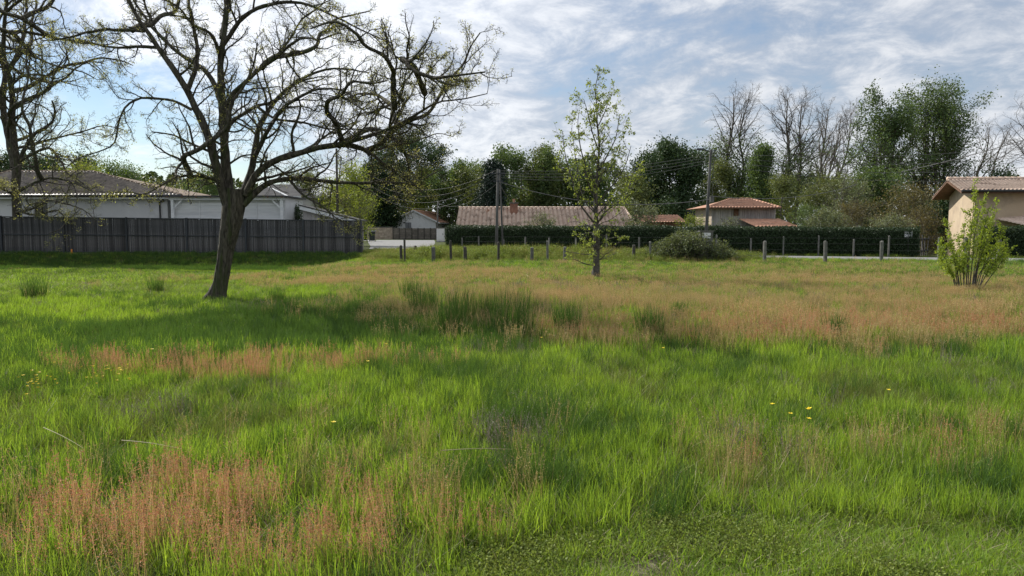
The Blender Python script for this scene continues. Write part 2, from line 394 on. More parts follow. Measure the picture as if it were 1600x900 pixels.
# ------------------------------------------------------------------ tree toolkit (vectorised)
def nrm(a): return a/np.maximum(np.linalg.norm(a, axis=-1, keepdims=True), 1e-9)
def tubes(Pa, Ra, sides):
    """Pa (N,k,3) Ra (N,k) -> verts, quads"""
    N, k, _ = Pa.shape
    T = np.empty_like(Pa); T[:, 1:-1] = Pa[:, 2:]-Pa[:, :-2]; T[:, 0] = Pa[:, 1]-Pa[:, 0]; T[:, -1] = Pa[:, -1]-Pa[:, -2]; T = nrm(T)
    ov = nrm(Pa[:, -1]-Pa[:, 0]); ax = np.argmin(np.abs(ov), 1); ref = np.eye(3)[ax]
    U = nrm(np.cross(T, ref[:, None, :])); Wv = np.cross(T, U)
    th = np.arange(sides)*2*np.pi/sides
    V = Pa[:, :, None, :]+Ra[:, :, None, None]*(U[:, :, None, :]*np.cos(th)[:, None]+Wv[:, :, None, :]*np.sin(th)[:, None])
    idx = np.arange(N*k*sides).reshape(N, k, sides)
    a = idx[:, :-1, :]; b = np.roll(a, -1, 2); c = idx[:, 1:, :]; d = np.roll(c, -1, 2)
    return V.reshape(-1, 3), np.stack([a, b, d, c], -1).reshape(-1, 4)
class TB:
    def __init__(s): s.V = []; s.F = []; s.n = 0
    def add(s, V, F):
        if len(V): s.V.append(V); s.F.append(F+s.n); s.n += len(V)
    def tubes(s, P_, R_, sides): s.add(*tubes(P_, R_, sides))
    def build(s, name, mat, root, kind=None, sm_=True):
        if not s.V: return
        V = np.concatenate(s.V)-np.array(root.location); me = mesh_np(name, V, [np.concatenate(s.F)])
        if sm_: smooth(me)
        o = link(name, me, mat, root)
        if kind: o['kind'] = kind
        return o
def resample(pts, k, rad=None):
    pts = np.array(pts, float); n = len(pts)
    if n > 2:
        ext = np.vstack([2*pts[0]-pts[1], pts, 2*pts[-1]-pts[-2]]); out = []
        for i in range(n-1):
            p0, p1, p2, p3 = ext[i:i+4]
            for t in np.linspace(0, 1, 8, endpoint=False):
                out.append(.5*((2*p1)+(-p0+p2)*t+(2*p0-5*p1+4*p2-p3)*t*t+(-p0+3*p1-3*p2+p3)*t**3))
        out.append(pts[-1]); out = np.array(out)
    else: out = pts
    s = np.concatenate([[0], np.cumsum(np.linalg.norm(np.diff(out, axis=0), axis=1))]); q = np.linspace(0, s[-1], k)
    return np.stack([np.interp(q, s, out[:, i]) for i in range(3)], 1)
def spawn(rng, PP, RR, n_per, t0, t1, lenf, ang, npts, gnarl, trop, rfac=.6, rmin=.004, tip=.3, rcap=.035, power=1.0):
    """children of every parent polyline. lenf(t, parent_len, rng)->length"""
    Np, k, _ = PP.shape; N = Np*n_per
    par = np.repeat(np.arange(Np), n_per)
    t = t0+(t1-t0)*(((np.tile(np.arange(n_per), Np)+rng.rand(N))/n_per)**power)
    f = t*(k-1); i = np.minimum(f.astype(int), k-2); w = (f-i)[:, None]
    p = PP[par, i]*(1-w)+PP[par, i+1]*w
    r = RR[par, i]*(1-w[:, 0])+RR[par, i+1]*w[:, 0]
    T = nrm(PP[par, i+1]-PP[par, i])
    plen = np.linalg.norm(np.diff(PP, axis=1), axis=2).sum(1)[par]
    q = nrm(np.cross(T, nrm(rng.randn(N, 3))))
    a = np.radians(ang[0]+(ang[1]-ang[0])*rng.rand(N))[:, None]
    d = nrm(T*np.cos(a)+q*np.sin(a))
    L = lenf(t, plen, rng)
    C_ = np.empty((N, npts, 3)); C_[:, 0] = p
    seg = (L/(npts-1))[:, None]
    for j in range(1, npts):
        C_[:, j] = C_[:, j-1]+d*seg
        d = nrm(d+gnarl*rng.randn(N, 3)+np.array(trop))
    r0 = np.clip(np.minimum(r*rfac, L*rcap), rmin, None)
    Rn = r0[:, None]*np.linspace(1, tip, npts)[None, :]
    return C_, np.maximum(Rn, rmin*.6), t
def leaf_quads(rng, pos, size, width=.5, droop=0.0):
    n = len(pos); d = nrm(rng.randn(n, 3)+np.array([0, 0, -droop])); s = nrm(np.cross(d, rng.randn(n, 3)))
    L = (size*(.6+.8*rng.rand(n)))[:, None] if np.ndim(size) == 0 else size[:, None]
    fold = nrm(np.cross(d, s))*L*.12
    V = np.stack([pos, pos+d*L*.5+s*L*width/2+fold, pos+d*L, pos+d*L*.5-s*L*width/2+fold], 1).reshape(-1, 3)
    return V, np.arange(4*n).reshape(n, 4)
def at_twigs(rng, PP, n, sigma, tmin=.3, bias=1.0):
    N, k, _ = PP.shape; i = rng.randint(0, N, n); t = (tmin+(1-tmin)*rng.rand(n)**bias)*(k-1); j = np.minimum(t.astype(int), k-2); w = (t-j)[:, None]
    return PP[i, j]*(1-w)+PP[i, j+1]*w+rng.randn(n, 3)*sigma
RATIO = lambda r, v=.35: (lambda t, pl, rng: pl*r*(1-.55*t)*(1-v+2*v*rng.rand(len(t))))

def limb_px(pts, d0, d1):
    """a limb drawn through points of the picture; its depth runs from d0 at the root to d1 at the tip"""
    s = np.concatenate([[0], np.cumsum([math.dist(a[:2], b[:2]) for a, b in zip(pts[:-1], pts[1:])])]); s /= s[-1]
    return [tuple(P(p[0], p[1], d0+(d1-d0)*t)) for p, t in zip(pts, s)]

def traced_tree(name, label, base_px, D, trunk, trunk_r, limbs, seed, mats, lv, leaves, extra=0, cat='tree', group=None, sc=1.0):
    rng = np.random.RandomState(seed)
    b = P(base_px[0], base_px[1], D); gx = b.x; root = thing(name, (gx, D, H(gx, D)), label, cat, group)
    tp = resample([tuple(P(x, y, D)) for x, y in trunk], 30); tp[0, 2] = H(gx, D)-.15
    tr = np.interp(np.linspace(0, 1, 30), np.linspace(0, 1, len(trunk_r)), trunk_r)
    # bark relief: uneven ridged trunk
    th = TB(); V, F = tubes(tp[None], tr[None], 22)
    Vr = V.reshape(30, 22, 3); c = tp[:, None, :]
    rid = 1+.055*np.sin(np.arange(22)*2.9)[None, :, None]+.05*rng.randn(30, 22, 1)*.6
    flare = 1+.75*np.exp(-np.arange(30)/1.6)[:, None, None]*(1+.35*np.sin(np.arange(22)*.86)[None, :, None])
    V = (c+(Vr-c)*rid*flare).reshape(-1, 3); th.add(V, F); th.build('trunk', mats[0], root)
    K = 26; LP = []; LR = []
    for (pts, r0, r1, dd) in limbs:
        q = P(pts[0][0], pts[0][1], D); d0 = D     # a limb starts at the depth of the limb it leaves
        if LP:
            allp = np.concatenate(LP); pr = (allp-np.array((0, 0, CAMZ)))/allp[:, 1:2]; k = np.argmin(np.hypot(pr[:, 0]-q.x/q.y, pr[:, 2]-(q.z-CAMZ)/q.y))
            if np.hypot(pr[k, 0]-q.x/q.y, pr[k, 2]-(q.z-CAMZ)/q.y) < 14/1156. and pts[0][1] < trunk[-1][1]-8: d0 = allp[k, 1]
        L = resample(limb_px(pts, d0, d0+dd), K)
        L[1:] += np.cumsum(rng.randn(K-1, 3)*.012*sc, 0)*np.linspace(0, 1, K-1)[:, None]
        LP.append(L); LR.append((.68 if sc == 1 else .62)*(r1+(r0-r1)*(1-np.linspace(0, 1, K))**1.1))
    # limbs that reach towards and away from the camera
    for e in range(extra):
        s = LP[rng.randint(len(LP))]; i = rng.randint(3, 12); p = s[i]; d = nrm(np.array([rng.randn()*.5, (1 if e % 2 else -1)*(.8+.4*rng.rand()), .45+.4*rng.rand()]))
        L = [p]
        for k in range(9): L.append(L[-1]+d*.42*sc); d = nrm(d+.28*rng.randn(3)+np.array([0, 0, .03]))
        LP.append(resample(L, K)); LR.append(np.linspace(.06*sc, .012*sc, K))
    for L, R in zip(LP, LR):
        t = TB(); V, F = tubes(L[None], R[None], 10); V = V.reshape(K, 10, 3); V = L[:, None]+(V-L[:, None])*(1+.10*rng.randn(K, 10, 1)); t.add(V.reshape(-1, 3), F); t.build('limb', mats[0], root)
    LP = np.array(LP); LR = np.array(LR)
    A, AR, _ = spawn(rng, LP, LR, lv[0][0], .10, 1.0, RATIO(lv[0][1]), (30, 75), 12, .19, (0, 0, .04), .55, .007*sc, .32, rcap=.024)
    B, BR, _ = spawn(rng, A, AR, lv[1][0], .10, 1.0, RATIO(lv[1][1]), (30, 80), 8, .23, (0, 0, .035), .55, .0042*sc, .4, rcap=.020)
    D_, DR, _ = spawn(rng, B, BR, lv[2][0], .10, 1.0, RATIO(lv[2][1]), (30, 80), 6, .30, (0, 0, .03), .55, .0028*sc, .5, rcap=.018)
    t = TB(); t.tubes(A, AR, 6); t.build('branches', mats[0], root, 'stuff')
    t = TB(); t.tubes(B, BR, 4); t.tubes(D_, DR, 3); t.build('twigs', mats[0], root, 'stuff')
    n, size, sig = leaves
    pos = at_twigs(rng, D_, n//4, .01*sc, .5); pos = np.repeat(pos, 4, 0)+rng.randn(n//4*4, 3)*sig
    t = TB(); t.add(*leaf_quads(rng, pos, size, .45, .3)); t.build('foliage', mats[1], root, 'stuff', False)
    return root

# the big spreading tree of the meadow
BIG = [  # points, radius at root, radius at tip, depth reached
 ([(356,325),(340,268),(325,215),(303,165),(290,140),(268,108),(246,75),(226,45),(208,12),(188,-30)], .16, .04, -1.2),
 ([(292,143),(304,112),(308,80),(303,40),(298,0),(300,-40)], .075, .03, .8),
 ([(300,172),(272,158),(245,155),(215,155),(192,168),(180,192),(172,222),(150,235),(118,245),(100,262)], .045, .012, -1.0),
 ([(226,48),(190,46),(160,45),(130,50),(95,60),(60,62)], .06, .015, -.6),
 ([(245,74),(215,73),(180,74),(150,68),(120,62),(85,58)], .05, .012, .9),
 ([(362,330),(355,280),(350,230),(347,180),(343,135),(342,90),(346,45),(347,0),(344,-50)], .17, .06, .5),
 ([(345,160),(335,132),(318,108),(287,87),(262,66),(236,35),(214,4),(196,-25)], .085, .03, 1.6),
 ([(343,85),(330,52),(302,36),(285,12),(262,-8)], .06, .02, -1.0),
 ([(345,75),(360,54),(378,28),(407,10),(447,3),(480,7),(510,20),(540,32),(580,52),(602,63)], .075, .014, -1.5),
 ([(352,178),(362,150),(382,131),(407,107),(430,90),(450,72),(475,60),(500,62),(530,50)], .08, .018, -2.0),
 ([(350,215),(362,190),(380,178),(400,165),(425,158),(450,135),(490,120),(520,122)], .07, .015, 1.5),
 ([(372,325),(392,268),(400,225),(406,195),(425,160),(443,140),(470,120),(505,105),(540,105),(575,112)], .13, .02, 1.8),
 ([(396,250),(418,205),(440,172),(470,152),(500,140),(535,140),(565,160)], .08, .016, -2.2),
 ([(384,305),(402,270),(432,250),(470,238),(505,228),(540,222),(578,210),(608,200),(640,185),(665,168),(690,157),(722,156),(762,150)], .12, .012, -1.0),
 ([(608,203),(612,180),(625,150),(631,118),(638,90),(637,58)], .04, .01, -1.3),
 ([(662,170),(664,140),(666,118),(682,98),(692,82)], .03, .009, -1.0),
 ([(690,158),(697,140),(703,122),(722,118)], .022, .008, -1.1),
 ([(540,224),(570,233),(600,255),(630,275),(655,290),(672,305)], .055, .014, .8),
 ([(500,232),(540,228),(575,235),(610,228),(650,222),(685,210),(710,215)], .05, .012, 1.6),
 ([(380,320),(415,288),(455,278),(500,282),(545,286),(590,284),(640,282),(690,262)], .10, .013, .7),
 ([(452,280),(472,303),(500,318),(522,338),(545,352),(560,372)], .045, .01, -.8),
 ([(350,305),(342,284),(318,276),(288,273),(264,280),(244,292),(222,302),(198,298),(172,305)], .06, .012, -1.2),
 ([(345,60),(352,20),(362,-20),(372,-50)], .055, .02, .8),
 ([(430,90),(455,60),(470,35),(500,10),(520,-20)], .04, .015, 1.0),
 ([(400,165),(430,185),(470,190),(520,200),(570,200),(620,215)], .045, .012, -1.6),
]
traced_tree('locust_tree', 'large spreading dark tree with leaning trunk and sparse young leaves in the meadow', (337, 470), 15.7,
            [(337, 472), (345, 440), (351, 405), (357, 370), (362, 345), (366, 318), (368, 295)], [.175, .15, .15, .165, .205, .225, .18],
            BIG, 11, (M['bark'], M['lf_locust']), ((17, .26), (9, .42), (6, .50)), (36000, .030, .034), extra=9)
# mossy tree by the fence
LEFT = [
 ([(24,262),(14,215),(6,180),(4,150),(8,120),(2,85),(-8,40),(-15,-10)], .42, .12, 1.5),
 ([(26,258),(20,205),(21,165),(18,130),(9,100),(7,60),(10,20),(8,-40)], .38, .10, -2),
 ([(30,250),(50,212),(74,195),(80,176),(73,158)], .22, .08, -2),
 ([(21,168),(42,155),(68,144),(88,128),(106,118),(122,104),(142,94),(165,98)], .20, .05, 2),
 ([(12,112),(26,88),(36,58),(38,20),(42,-30)], .22, .09, 2.5),
 ([(0,70),(30,80),(58,90),(82,100),(112,106),(140,118)], .16, .05, -3),
 ([(5,50),(40,50),(80,58),(120,64),(165,70),(195,58)], .17, .045, 3),
 ([(8,20),(30,2),(60,-10),(95,-20)], .15, .06, -2),
 ([(30,252),(55,238),(78,232),(92,250),(104,275),(125,292)], .18, .05, -3),
 ([(28,300),(60,282),(92,276),(130,284),(158,298)], .15, .045, -4.2),
 ([(22,305),(5,295),(-15,285)], .15, .05, -3),
 ([(24,332),(50,326),(78,312),(110,318),(132,324),(160,338)], .14, .04, -4.4),
 ([(24,330),(58,336),(86,330),(100,343),(96,358),(74,366)], .10, .035, -4.2),
 ([(26,232),(60,222),(98,212),(130,202),(160,192),(190,196)], .14, .04, 2.5),
 ([(-20,160),(10,140),(40,120),(70,118),(100,125)], .16, .05, -3),
 ([(-30,110),(0,30),(30,-10),(60,-40)], .16, .06, 0),
]
traced_tree('locust_tree', 'dark twisted tree standing behind the left end of the wooden fence', (24, 400), 47.6,
            [(26, 398), (24, 340), (24, 300), (26, 268), (26, 245)], [.20, .17, .17, .26, .26],
            LEFT, 5, (M['bark'], M['lf_locust']), ((11, .36), (8, .42), (4, .48)), (20000, .085, .08), extra=8, sc=2.3)

# young upright tree in the middle of the meadow
def young_tree():
    rng = np.random.RandomState(21); D = 23.5
    x0 = X(931, D); root = thing('young_tree', (x0, D, H(x0, D)), 'young upright tree with a narrow sparse fresh green crown alone in mid meadow', 'tree')
    tr = resample([tuple(P(x, y, D)) for x, y in ((931,433),(932,400),(932,365),(931,335),(931,300),(934,262),(936,225),(933,190),(932,160),(930,138),(938,104))], 40)
    tr[0, 2] = H(x0, D)-.1
    rr = np.interp(np.linspace(0, 1, 40), [0, .05, .2, .32, .5, .8, 1], [.15, .105, .10, .065, .042, .018, .007])
    t = TB(); V, F = tubes(tr[None], rr[None], 12); V = V.reshape(40, 12, 3); V = tr[:, None]+(V-tr[:, None])*(1+.07*rng.randn(40, 12, 1)); t.add(V.reshape(-1, 3), F); t.build('trunk', M['bark_young'], root)
    forks = [([(931,352),(918,335),(906,318),(897,290),(888,262),(882,235),(879,205)], .032, -.6),
             ([(932,350),(945,332),(962,318),(980,300),(988,270)], .03, .5), ([(931,335),(912,310),(903,270),(897,230),(893,200)], .024, .9),
             ([(932,325),(948,300),(965,280),(978,255),(986,228)], .024, -.9), ([(933,300),(920,270),(908,235),(903,195),(905,175)], .03, .2),
             ([(935,270),(950,240),(962,215),(968,180)], .028, .4), ([(935,235),(925,205),(918,175),(912,155)], .022, -.3), ([(933,200),(945,175),(952,150)], .02, .3)]
    LP = []; LR = []
    for pts, r, dd in forks:
        L = resample(limb_px(pts, D, D+dd), 40); LP.append(L); LR.append(np.linspace(r, .008, 40))
        o = TB(); o.tubes(L[None], LR[-1][None], 8); o.build('limb', M['bark_young'], root)
    PPa = np.array([tr]+LP); RRa = np.array([rr]+LR)
    prof = lambda t, pl, g: (np.interp(t, [0, .22, .35, .6, .85, 1], [.5, .65, .9, .58, .26, .09]))*(.6+.6*g.rand(len(t)))
    A, AR, _ = spawn(rng, tr[None], rr[None], 46, .24, .98, prof, (35, 65), 9, .14, (0, 0, .07), .5, .006, .35)
    A2, AR2, _ = spawn(rng, np.array(LP), np.array(LR), 9, .2, 1, lambda t, pl, g: .55*(.5+.7*g.rand(len(t))), (30, 60), 9, .16, (0, 0, .06), .5, .006, .35)
    A3, AR3, _ = spawn(rng, tr[None], rr[None], 22, .05, .26, lambda t, pl, g: .9*(.5+.8*g.rand(len(t))), (55, 90), 9, .16, (0, 0, -.03), .16, .004, .35)
    A = np.concatenate([A, A2]); AR = np.concatenate([AR, AR2])
    B, BR, _ = spawn(rng, A, AR, 6, .2, 1, lambda t, pl, g: .26*(.5+g.rand(len(t))), (30, 65), 5, .2, (0, 0, .05), .6, .0035, .5)
    B3, BR3, _ = spawn(rng, A3, AR3, 5, .2, 1, lambda t, pl, g: .25*(.5+g.rand(len(t))), (30, 65), 5, .25, (0, 0, 0), .6, .0035, .5)
    t = TB(); t.tubes(A, AR, 5); t.tubes(A3, AR3, 4); t.tubes(B, BR, 3); t.tubes(B3, BR3, 3); t.build('twigs', M['bark_young'], root, 'stuff')
    pos = at_twigs(rng, B, 800, .01, .5); pos = np.repeat(pos, 5, 0)+rng.randn(4000, 3)*.032
    q = at_twigs(rng, B3, 220, .01, .5); q = np.repeat(q, 4, 0)+rng.randn(880, 3)*.03
    t = TB(); t.add(*leaf_quads(rng, np.concatenate([pos, q]), .072, .6, .2)); t.build('foliage', M['lf_young'], root, 'stuff', False)
young_tree()

# background trees
def far_tree(name, label, cat, px, D, top, hw, crown, leaf, nleaf, lsize, seed, shape='round', bark='bark_far', nlimb=16, trunks=1, lean=0, spread=.35, fine=1.0, group='trees behind the houses', trop=.05, tr_r=None, base_z=None, clump=.5, leaf_top=1.0, leaf_k=(1.6, .74)):
    """crown: fraction of the height where it begins; hw: half width in metres at depth D"""
    rng = np.random.RandomState(seed); x0 = X(px, D); g = H(x0, D) if base_z is None else base_z; zt = Z(top, D); h = (zt-g)*(.885 if shape == 'round' else .93)
    root = thing(name, (x0, D, g), label, cat, group)
    TP = []; TR = []; r0 = tr_r or h*.018
    for k in range(trunks):
        off = (k-(trunks-1)/2)*hw*.5/max(trunks, 1)
        pts = [(x0+off*.35, D+rng.randn()*.3*k, g-.2)]
        for j in range(1, 6):
            f = j/5; pts.append((x0+off*(.35+f*1.6)+lean*h*f*f+rng.randn()*.012*h, D+rng.randn()*.015*h, g+h*(.97-.10*(k > 0)*rng.rand())*f))
        T = resample(pts, 30); TP.append(T); TR.append(np.linspace(r0*(1-.25*(k > 0)), r0*.12, 30))
    TP = np.array(TP); TR = np.array(TR)
    if shape == 'round': prof = lambda t: np.sqrt(np.clip(1-((t-.42)/.62)**2, .04, 1))
    elif shape == 'cone': prof = lambda t: np.interp(t, [0, .12, 1], [.75, 1, .08])
    elif shape == 'broad': prof = lambda t: np.sqrt(np.clip(1-((t-.45)/.64)**2, .05, 1))*1.2
    elif shape == 'column': prof = lambda t: np.interp(t, [0, .1, .75, 1], [.7, 1, .75, .15])
    else: prof = lambda t: np.interp(t, [0, .35, .75, 1], [.55, .95, .85, .35])
    up = {'round': (40, 80), 'cone': (65, 95), 'column': (20, 45), 'vase': (22, 50), 'broad': (25, 58)}[shape]
    A, AR, ta = spawn(rng, TP, TR, nlimb, crown, .99, lambda t, pl, q: hw*prof((t-crown)/(1-crown))*(.75+.4*q.rand(len(t)))*(1.25 if shape in ('vase', 'column') else 1.0), up, 10, .15, (0, 0, trop), .6, .02, .25)
    B, BR, _ = spawn(rng, A, AR, int(7*fine), .15, 1, RATIO(spread+.1), (30, 70), 6, .22, (0, 0, trop*.6), .6, .012, .4)
    D_, DR, _ = spawn(rng, B, BR, int(5*fine), .1, 1, RATIO(.5), (25, 65), 4, .25, (0, 0, trop*.6), .6, .008, .5)
    t = TB(); t.tubes(TP, TR, 8); t.build('trunk', M[bark], root)
    t = TB(); t.tubes(A, AR, 5); t.tubes(B, BR, 3); t.tubes(D_, DR, 3); t.build('branches', M[bark], root, 'stuff')
    if nleaf:
        nleaf = int(nleaf*leaf_k[0]); lsize = lsize*leaf_k[1]; m = nleaf//6; DL = D_[((D_[:, 1, 2]-g)/h) < leaf_top-.22*rng.rand(len(D_))] if leaf_top < 1 else D_; pos = np.repeat(at_twigs(rng, DL, m, .05, .2), 6, 0)+rng.randn(m*6, 3)*clump
        pos = pos[pos[:, 2] > g+.1]
        t = TB(); t.add(*leaf_quads(rng, pos, lsize, .75)); t.build('crown', M[leaf], root, 'stuff', False)
    return root
FT = [
 # name, label, px, D, top, halfwidth m, crown start, leaf, nleaf, leaf size, shape, kwargs
 ('pine_tree', 'dark pine top showing above the left edge of the tiled roof', 8, 84, 236, 4.5, .35, 'lf_dark', 9000, .28, 'round', {}),
 ('pine_tree', 'dark low pine crown over the roof left of the yellow green tree', 62, 88, 243, 3.6, .35, 'lf_dark', 7000, .28, 'round', {}),
 ('leafy_tree', 'yellow green tree peeping above the middle of the left roof', 133, 72, 262, 3.0, .3, 'lf_yg', 6000, .22, 'round', {}),
 ('pine_tree', 'dark rounded pine just behind the yellow green tree over the roof', 120, 96, 250, 5.0, .35, 'lf_dark', 9000, .3, 'round', {}),
 ('leafy_tree', 'mid green tree above the right slope of the left tiled roof', 190, 90, 262, 4.0, .3, 'lf_mid', 6000, .26, 'round', {}),
 ('leafy_tree', 'pale bushy tree at the right end of the left tiled roof', 262, 80, 286, 2.6, .2, 'lf_olive', 3500, .2, 'round', {}),
 ('leafy_tree', 'low green tree just left of the big trunk above the boarded annex', 322, 76, 262, 2.4, .2, 'lf_mid', 5200, .2, 'round', {}),
 ('leafy_tree', 'olive green tree behind the grey roof', 470, 84, 268, 3.6, .2, 'lf_olive', 5000, .22, 'round', {}),
 ('leafy_tree', 'yellowish green tree behind the far pole and the lean-to', 548, 66, 256, 2.7, .15, 'lf_yg', 7000, .18, 'round', {}),
 ('cypress_tree', 'very dark dense cypress rising behind the beige stone wall', 585, 109, 262, 4.0, .02, 'lf_cyp', 16000, .35, 'column', dict(nlimb=34, trop=.15)),
 ('cypress_tree', 'broad dark cypress between the stone wall and the white gabled house', 606, 111, 285, 3.4, .02, 'lf_cyp', 11000, .35, 'column', dict(nlimb=30, trop=.15)),
 ('leafy_tree', 'tall dark leaved tree seen through the tips of the big tree branches', 640, 126, 214, 8.2, .25, 'lf_dark', 15000, .38, 'round', dict(nlimb=22)),
 ('leafy_tree', 'light green leafy tree above the orange roof of the white house', 655, 125, 268, 5.2, .1, 'lf_yg', 7500, .3, 'round', {}),
 ('leafy_tree', 'mid green tree left of the dark conifer behind the long roof', 715, 118, 262, 6.6, .1, 'lf_mid', 11000, .36, 'round', {}),
 ('leafy_tree', 'olive green tree touching the left side of the dark conifer', 742, 112, 270, 5.4, .1, 'lf_olive', 8000, .34, 'round', {}),
 ('conifer_tree', 'blackish pointed conifer behind the twin utility pole', 772, 98, 246, 3.4, .03, 'lf_conifer', 15000, .32, 'cone', dict(nlimb=50)),
 ('leafy_tree', 'broad grey green tree right behind the chimney', 815, 104, 236, 6.2, .1, 'lf_mid', 13000, .34, 'round', {}),
 ('leafy_tree', 'grey green tree between the chimney and the young meadow tree', 862, 106, 246, 6.0, .1, 'lf_olive', 13000, .34, 'round', {}),
 ('leafy_tree', 'low dark tree behind the crown of the young meadow tree', 925, 108, 272, 6.6, .1, 'lf_mid', 11000, .34, 'round', {}),
 ('oak_tree', 'dense dark evergreen oak with a round dome crown', 1046, 92, 220, 5.6, .14, 'lf_dark', 26000, .33, 'round', dict(nlimb=26, trop=.0)),
 ('leafy_tree', 'bright green small tree at the left foot of the dark evergreen oak', 984, 86, 262, 2.6, .15, 'lf_olive', 5500, .26, 'round', {}),
 ('poplar_tree', 'tall poplar with bare top and leafy lower crown behind the lamp pole', 1146, 106, 126, 5.2, .2, 'lf_mid', 9000, .26, 'vase', dict(nlimb=26, trunks=2, fine=1.3, clump=.5, leaf_top=.74, lean=.03)),
 ('leafy_tree', 'dark green pyramid shaped tree behind the wooden house', 1188, 96, 216, 3.8, .08, 'lf_mid', 17000, .28, 'cone', dict(nlimb=40)),
 ('poplar_tree', 'tall nearly bare poplar with twin dark trunks', 1236, 104, 126, 5.0, .25, 'lf_mid', 4200, .24, 'vase', dict(nlimb=26, trunks=2, fine=1.3, leaf_top=.72)),
 ('bare_tree', 'tall pale bare tree right of the twin trunked poplar', 1290, 108, 148, 5.2, .22, 'lf_brown', 0, .3, 'vase', dict(nlimb=24, trunks=3, bark='bark_pale', fine=1.4, lean=.08)),
 ('leafy_tree', 'large leafy tree forming the left half of the big green pair', 1378, 92, 156, 4.9, .16, 'lf_mid', 15000, .27, 'broad', dict(nlimb=26, fine=1.3, clump=.36, trunks=2, trop=.08)),
 ('leafy_tree', 'large leafy tree forming the right half of the big green pair', 1458, 96, 144, 6.0, .18, 'lf_mid', 19000, .27, 'broad', dict(nlimb=28, trunks=3, fine=1.3, clump=.36, trop=.08)),
 ('bare_tree', 'slanting bare tree between the big green pair and the beige house', 1520, 100, 178, 4.6, .3, 'lf_brown', 0, .3, 'vase', dict(nlimb=16, trunks=2, lean=.18, bark='bark_pale', fine=1.2)),
 ('bare_tree', 'bare tree cut by the right edge of the picture', 1612, 92, 158, 5.6, .3, 'lf_brown', 0, .3, 'vase', dict(nlimb=24, bark='bark_far', fine=1.3)),
 ('leafy_tree', 'small dark tree peeping over the ridge of the beige house', 1563, 84, 250, 1.6, .3, 'lf_dark', 2200, .26, 'round', {}),
 ('leafy_tree', 'olive tree standing in front of the pale bare tree', 1300, 78, 272, 3.4, .12, 'lf_olive', 6500, .2, 'round', {}),
 ('leafy_tree', 'brownish wide tree under the big green pair', 1425, 66, 292, 3.0, .2, 'lf_brown', 4500, .18, 'round', {}),
 ('leafy_tree', 'dark dense tree beside the left wall of the beige house', 1470, 72, 300, 2.6, .05, 'lf_dark', 8000, .24, 'round', {}),
 ('leafy_tree', 'green leafy tree low down between the two tall poplars', 1222, 84, 268, 2.4, .1, 'lf_olive', 4500, .22, 'round', {}),
 ('leafy_tree', 'rounded green tree behind the left foot of the tall poplar', 1118, 100, 250, 3.4, .1, 'lf_olive', 7000, .28, 'round', {}),
 ('leafy_tree', 'small thick green tree filling the gap under the big green pair', 1370, 80, 268, 3.6, .05, 'lf_mid', 10000, .24, 'round', {}),
]
for i, (nm, lab, px, D, top, hw, cr, lf, nl, ls, shp, kw) in enumerate(FT):
    far_tree(nm, lab, 'tree', px, D, top, hw, cr, lf, nl, ls, 100+i, shp, **kw)
# shrubs behind the hedge and round the houses
SH = [
 ('shrub', 'pale green spiky shrub leaning over the lean-to roof', 556, 58, 300, 2.0, 'lf_yg', 2600, .13, 'vase'),
 ('shrub', 'dark round shrub beside the right post of the white boarded building', 458, 51, 312, .85, 'lf_dark', 4500, .10, 'round'),
 ('shrub', 'rounded shrub poking above the hedge before the long roof', 846, 58, 334, 1.5, 'lf_grey', 3500, .11, 'round'),
 ('shrub', 'feathery light green shrub at the right end of the long roof', 1003, 58, 322, 1.6, 'lf_grey', 2200, .16, 'vase'),
 ('shrub', 'yellow green bush left of the lamp pole behind the hedge', 1080, 56, 331, 1.3, 'lf_yg', 4200, .10, 'round'),
 ('shrub', 'dark twiggy shrub in front of the wooden house', 1138, 56, 334, 1.3, 'lf_grey', 1500, .10, 'round'),
 ('shrub', 'dense green shrub right of the low red roof', 1262, 62, 322, 1.9, 'lf_mid', 5500, .12, 'round'),
 ('shrub', 'silvery laurel shrub with pale leaves above the hedge', 1290, 55, 330, 1.9, 'lf_grey', 5500, .12, 'round'),
 ('shrub', 'brown olive thicket left of the white blossomed bush', 1338, 60, 316, 2.3, 'lf_brown', 5200, .13, 'round'),
 ('shrub', 'greyish blossoming bush hanging over the right part of the hedge', 1392, 52, 336, 1.7, 'lf_grey', 5200, .11, 'round'),
 ('shrub', 'arching brown green shrub behind the street sign', 1440, 54, 330, 1.9, 'lf_brown', 4200, .12, 'round'),
 ('shrub', 'bare looking shrub between the olive tree and the low red roof', 1322, 66, 282, 2.6, 'lf_grey', 3000, .14, 'vase'),
]
for i, (nm, lab, px, D, top, hw, lf, nl, ls, shp) in enumerate(SH):
    far_tree(nm, lab, 'shrub', px, D, top, hw, .05, lf, nl, ls, 300+i, shp, group='shrubs round the houses', nlimb=18, tr_r=.05, clump=.16, trunks=2)

# the wood on the skyline
def wood():
    rng = np.random.RandomState(77); V = []
    n = 46000; a = rng.rand(n); u = -500+a*2700; D = 150+rng.rand(n)*30
    top = 286-14*blob(u, u*0, 850, 0, 220, 1, .5)+10*np.sin(u*.018)+26*(vn(u*.03, u*0+3)-.5)+26*(vn(u*.012, u*0+7)-.5)+14*(vn(u*.11, u*0)-.5)
    x = (u-800)/1156*D; zt = CAMZ+(356-top)/1156*D; z = zt*(1-rng.rand(n)**1.7)-1
    t = TB(); pos = np.stack([x, D, z], 1); Vq, F = leaf_quads(rng, pos, 1.0, .8)
    o = link('distant_wood', mesh_np('distant_wood', Vq, [F]), M['lf_far']); tag(o, 'dark green line of distant wood behind the houses and trees', 'wood', kind='stuff')
M['lf_far'] = mat_leaf('leaf_far_wood', (.030, .055, .026), (.065, .09, .04), .2, scale=.08)
wood()
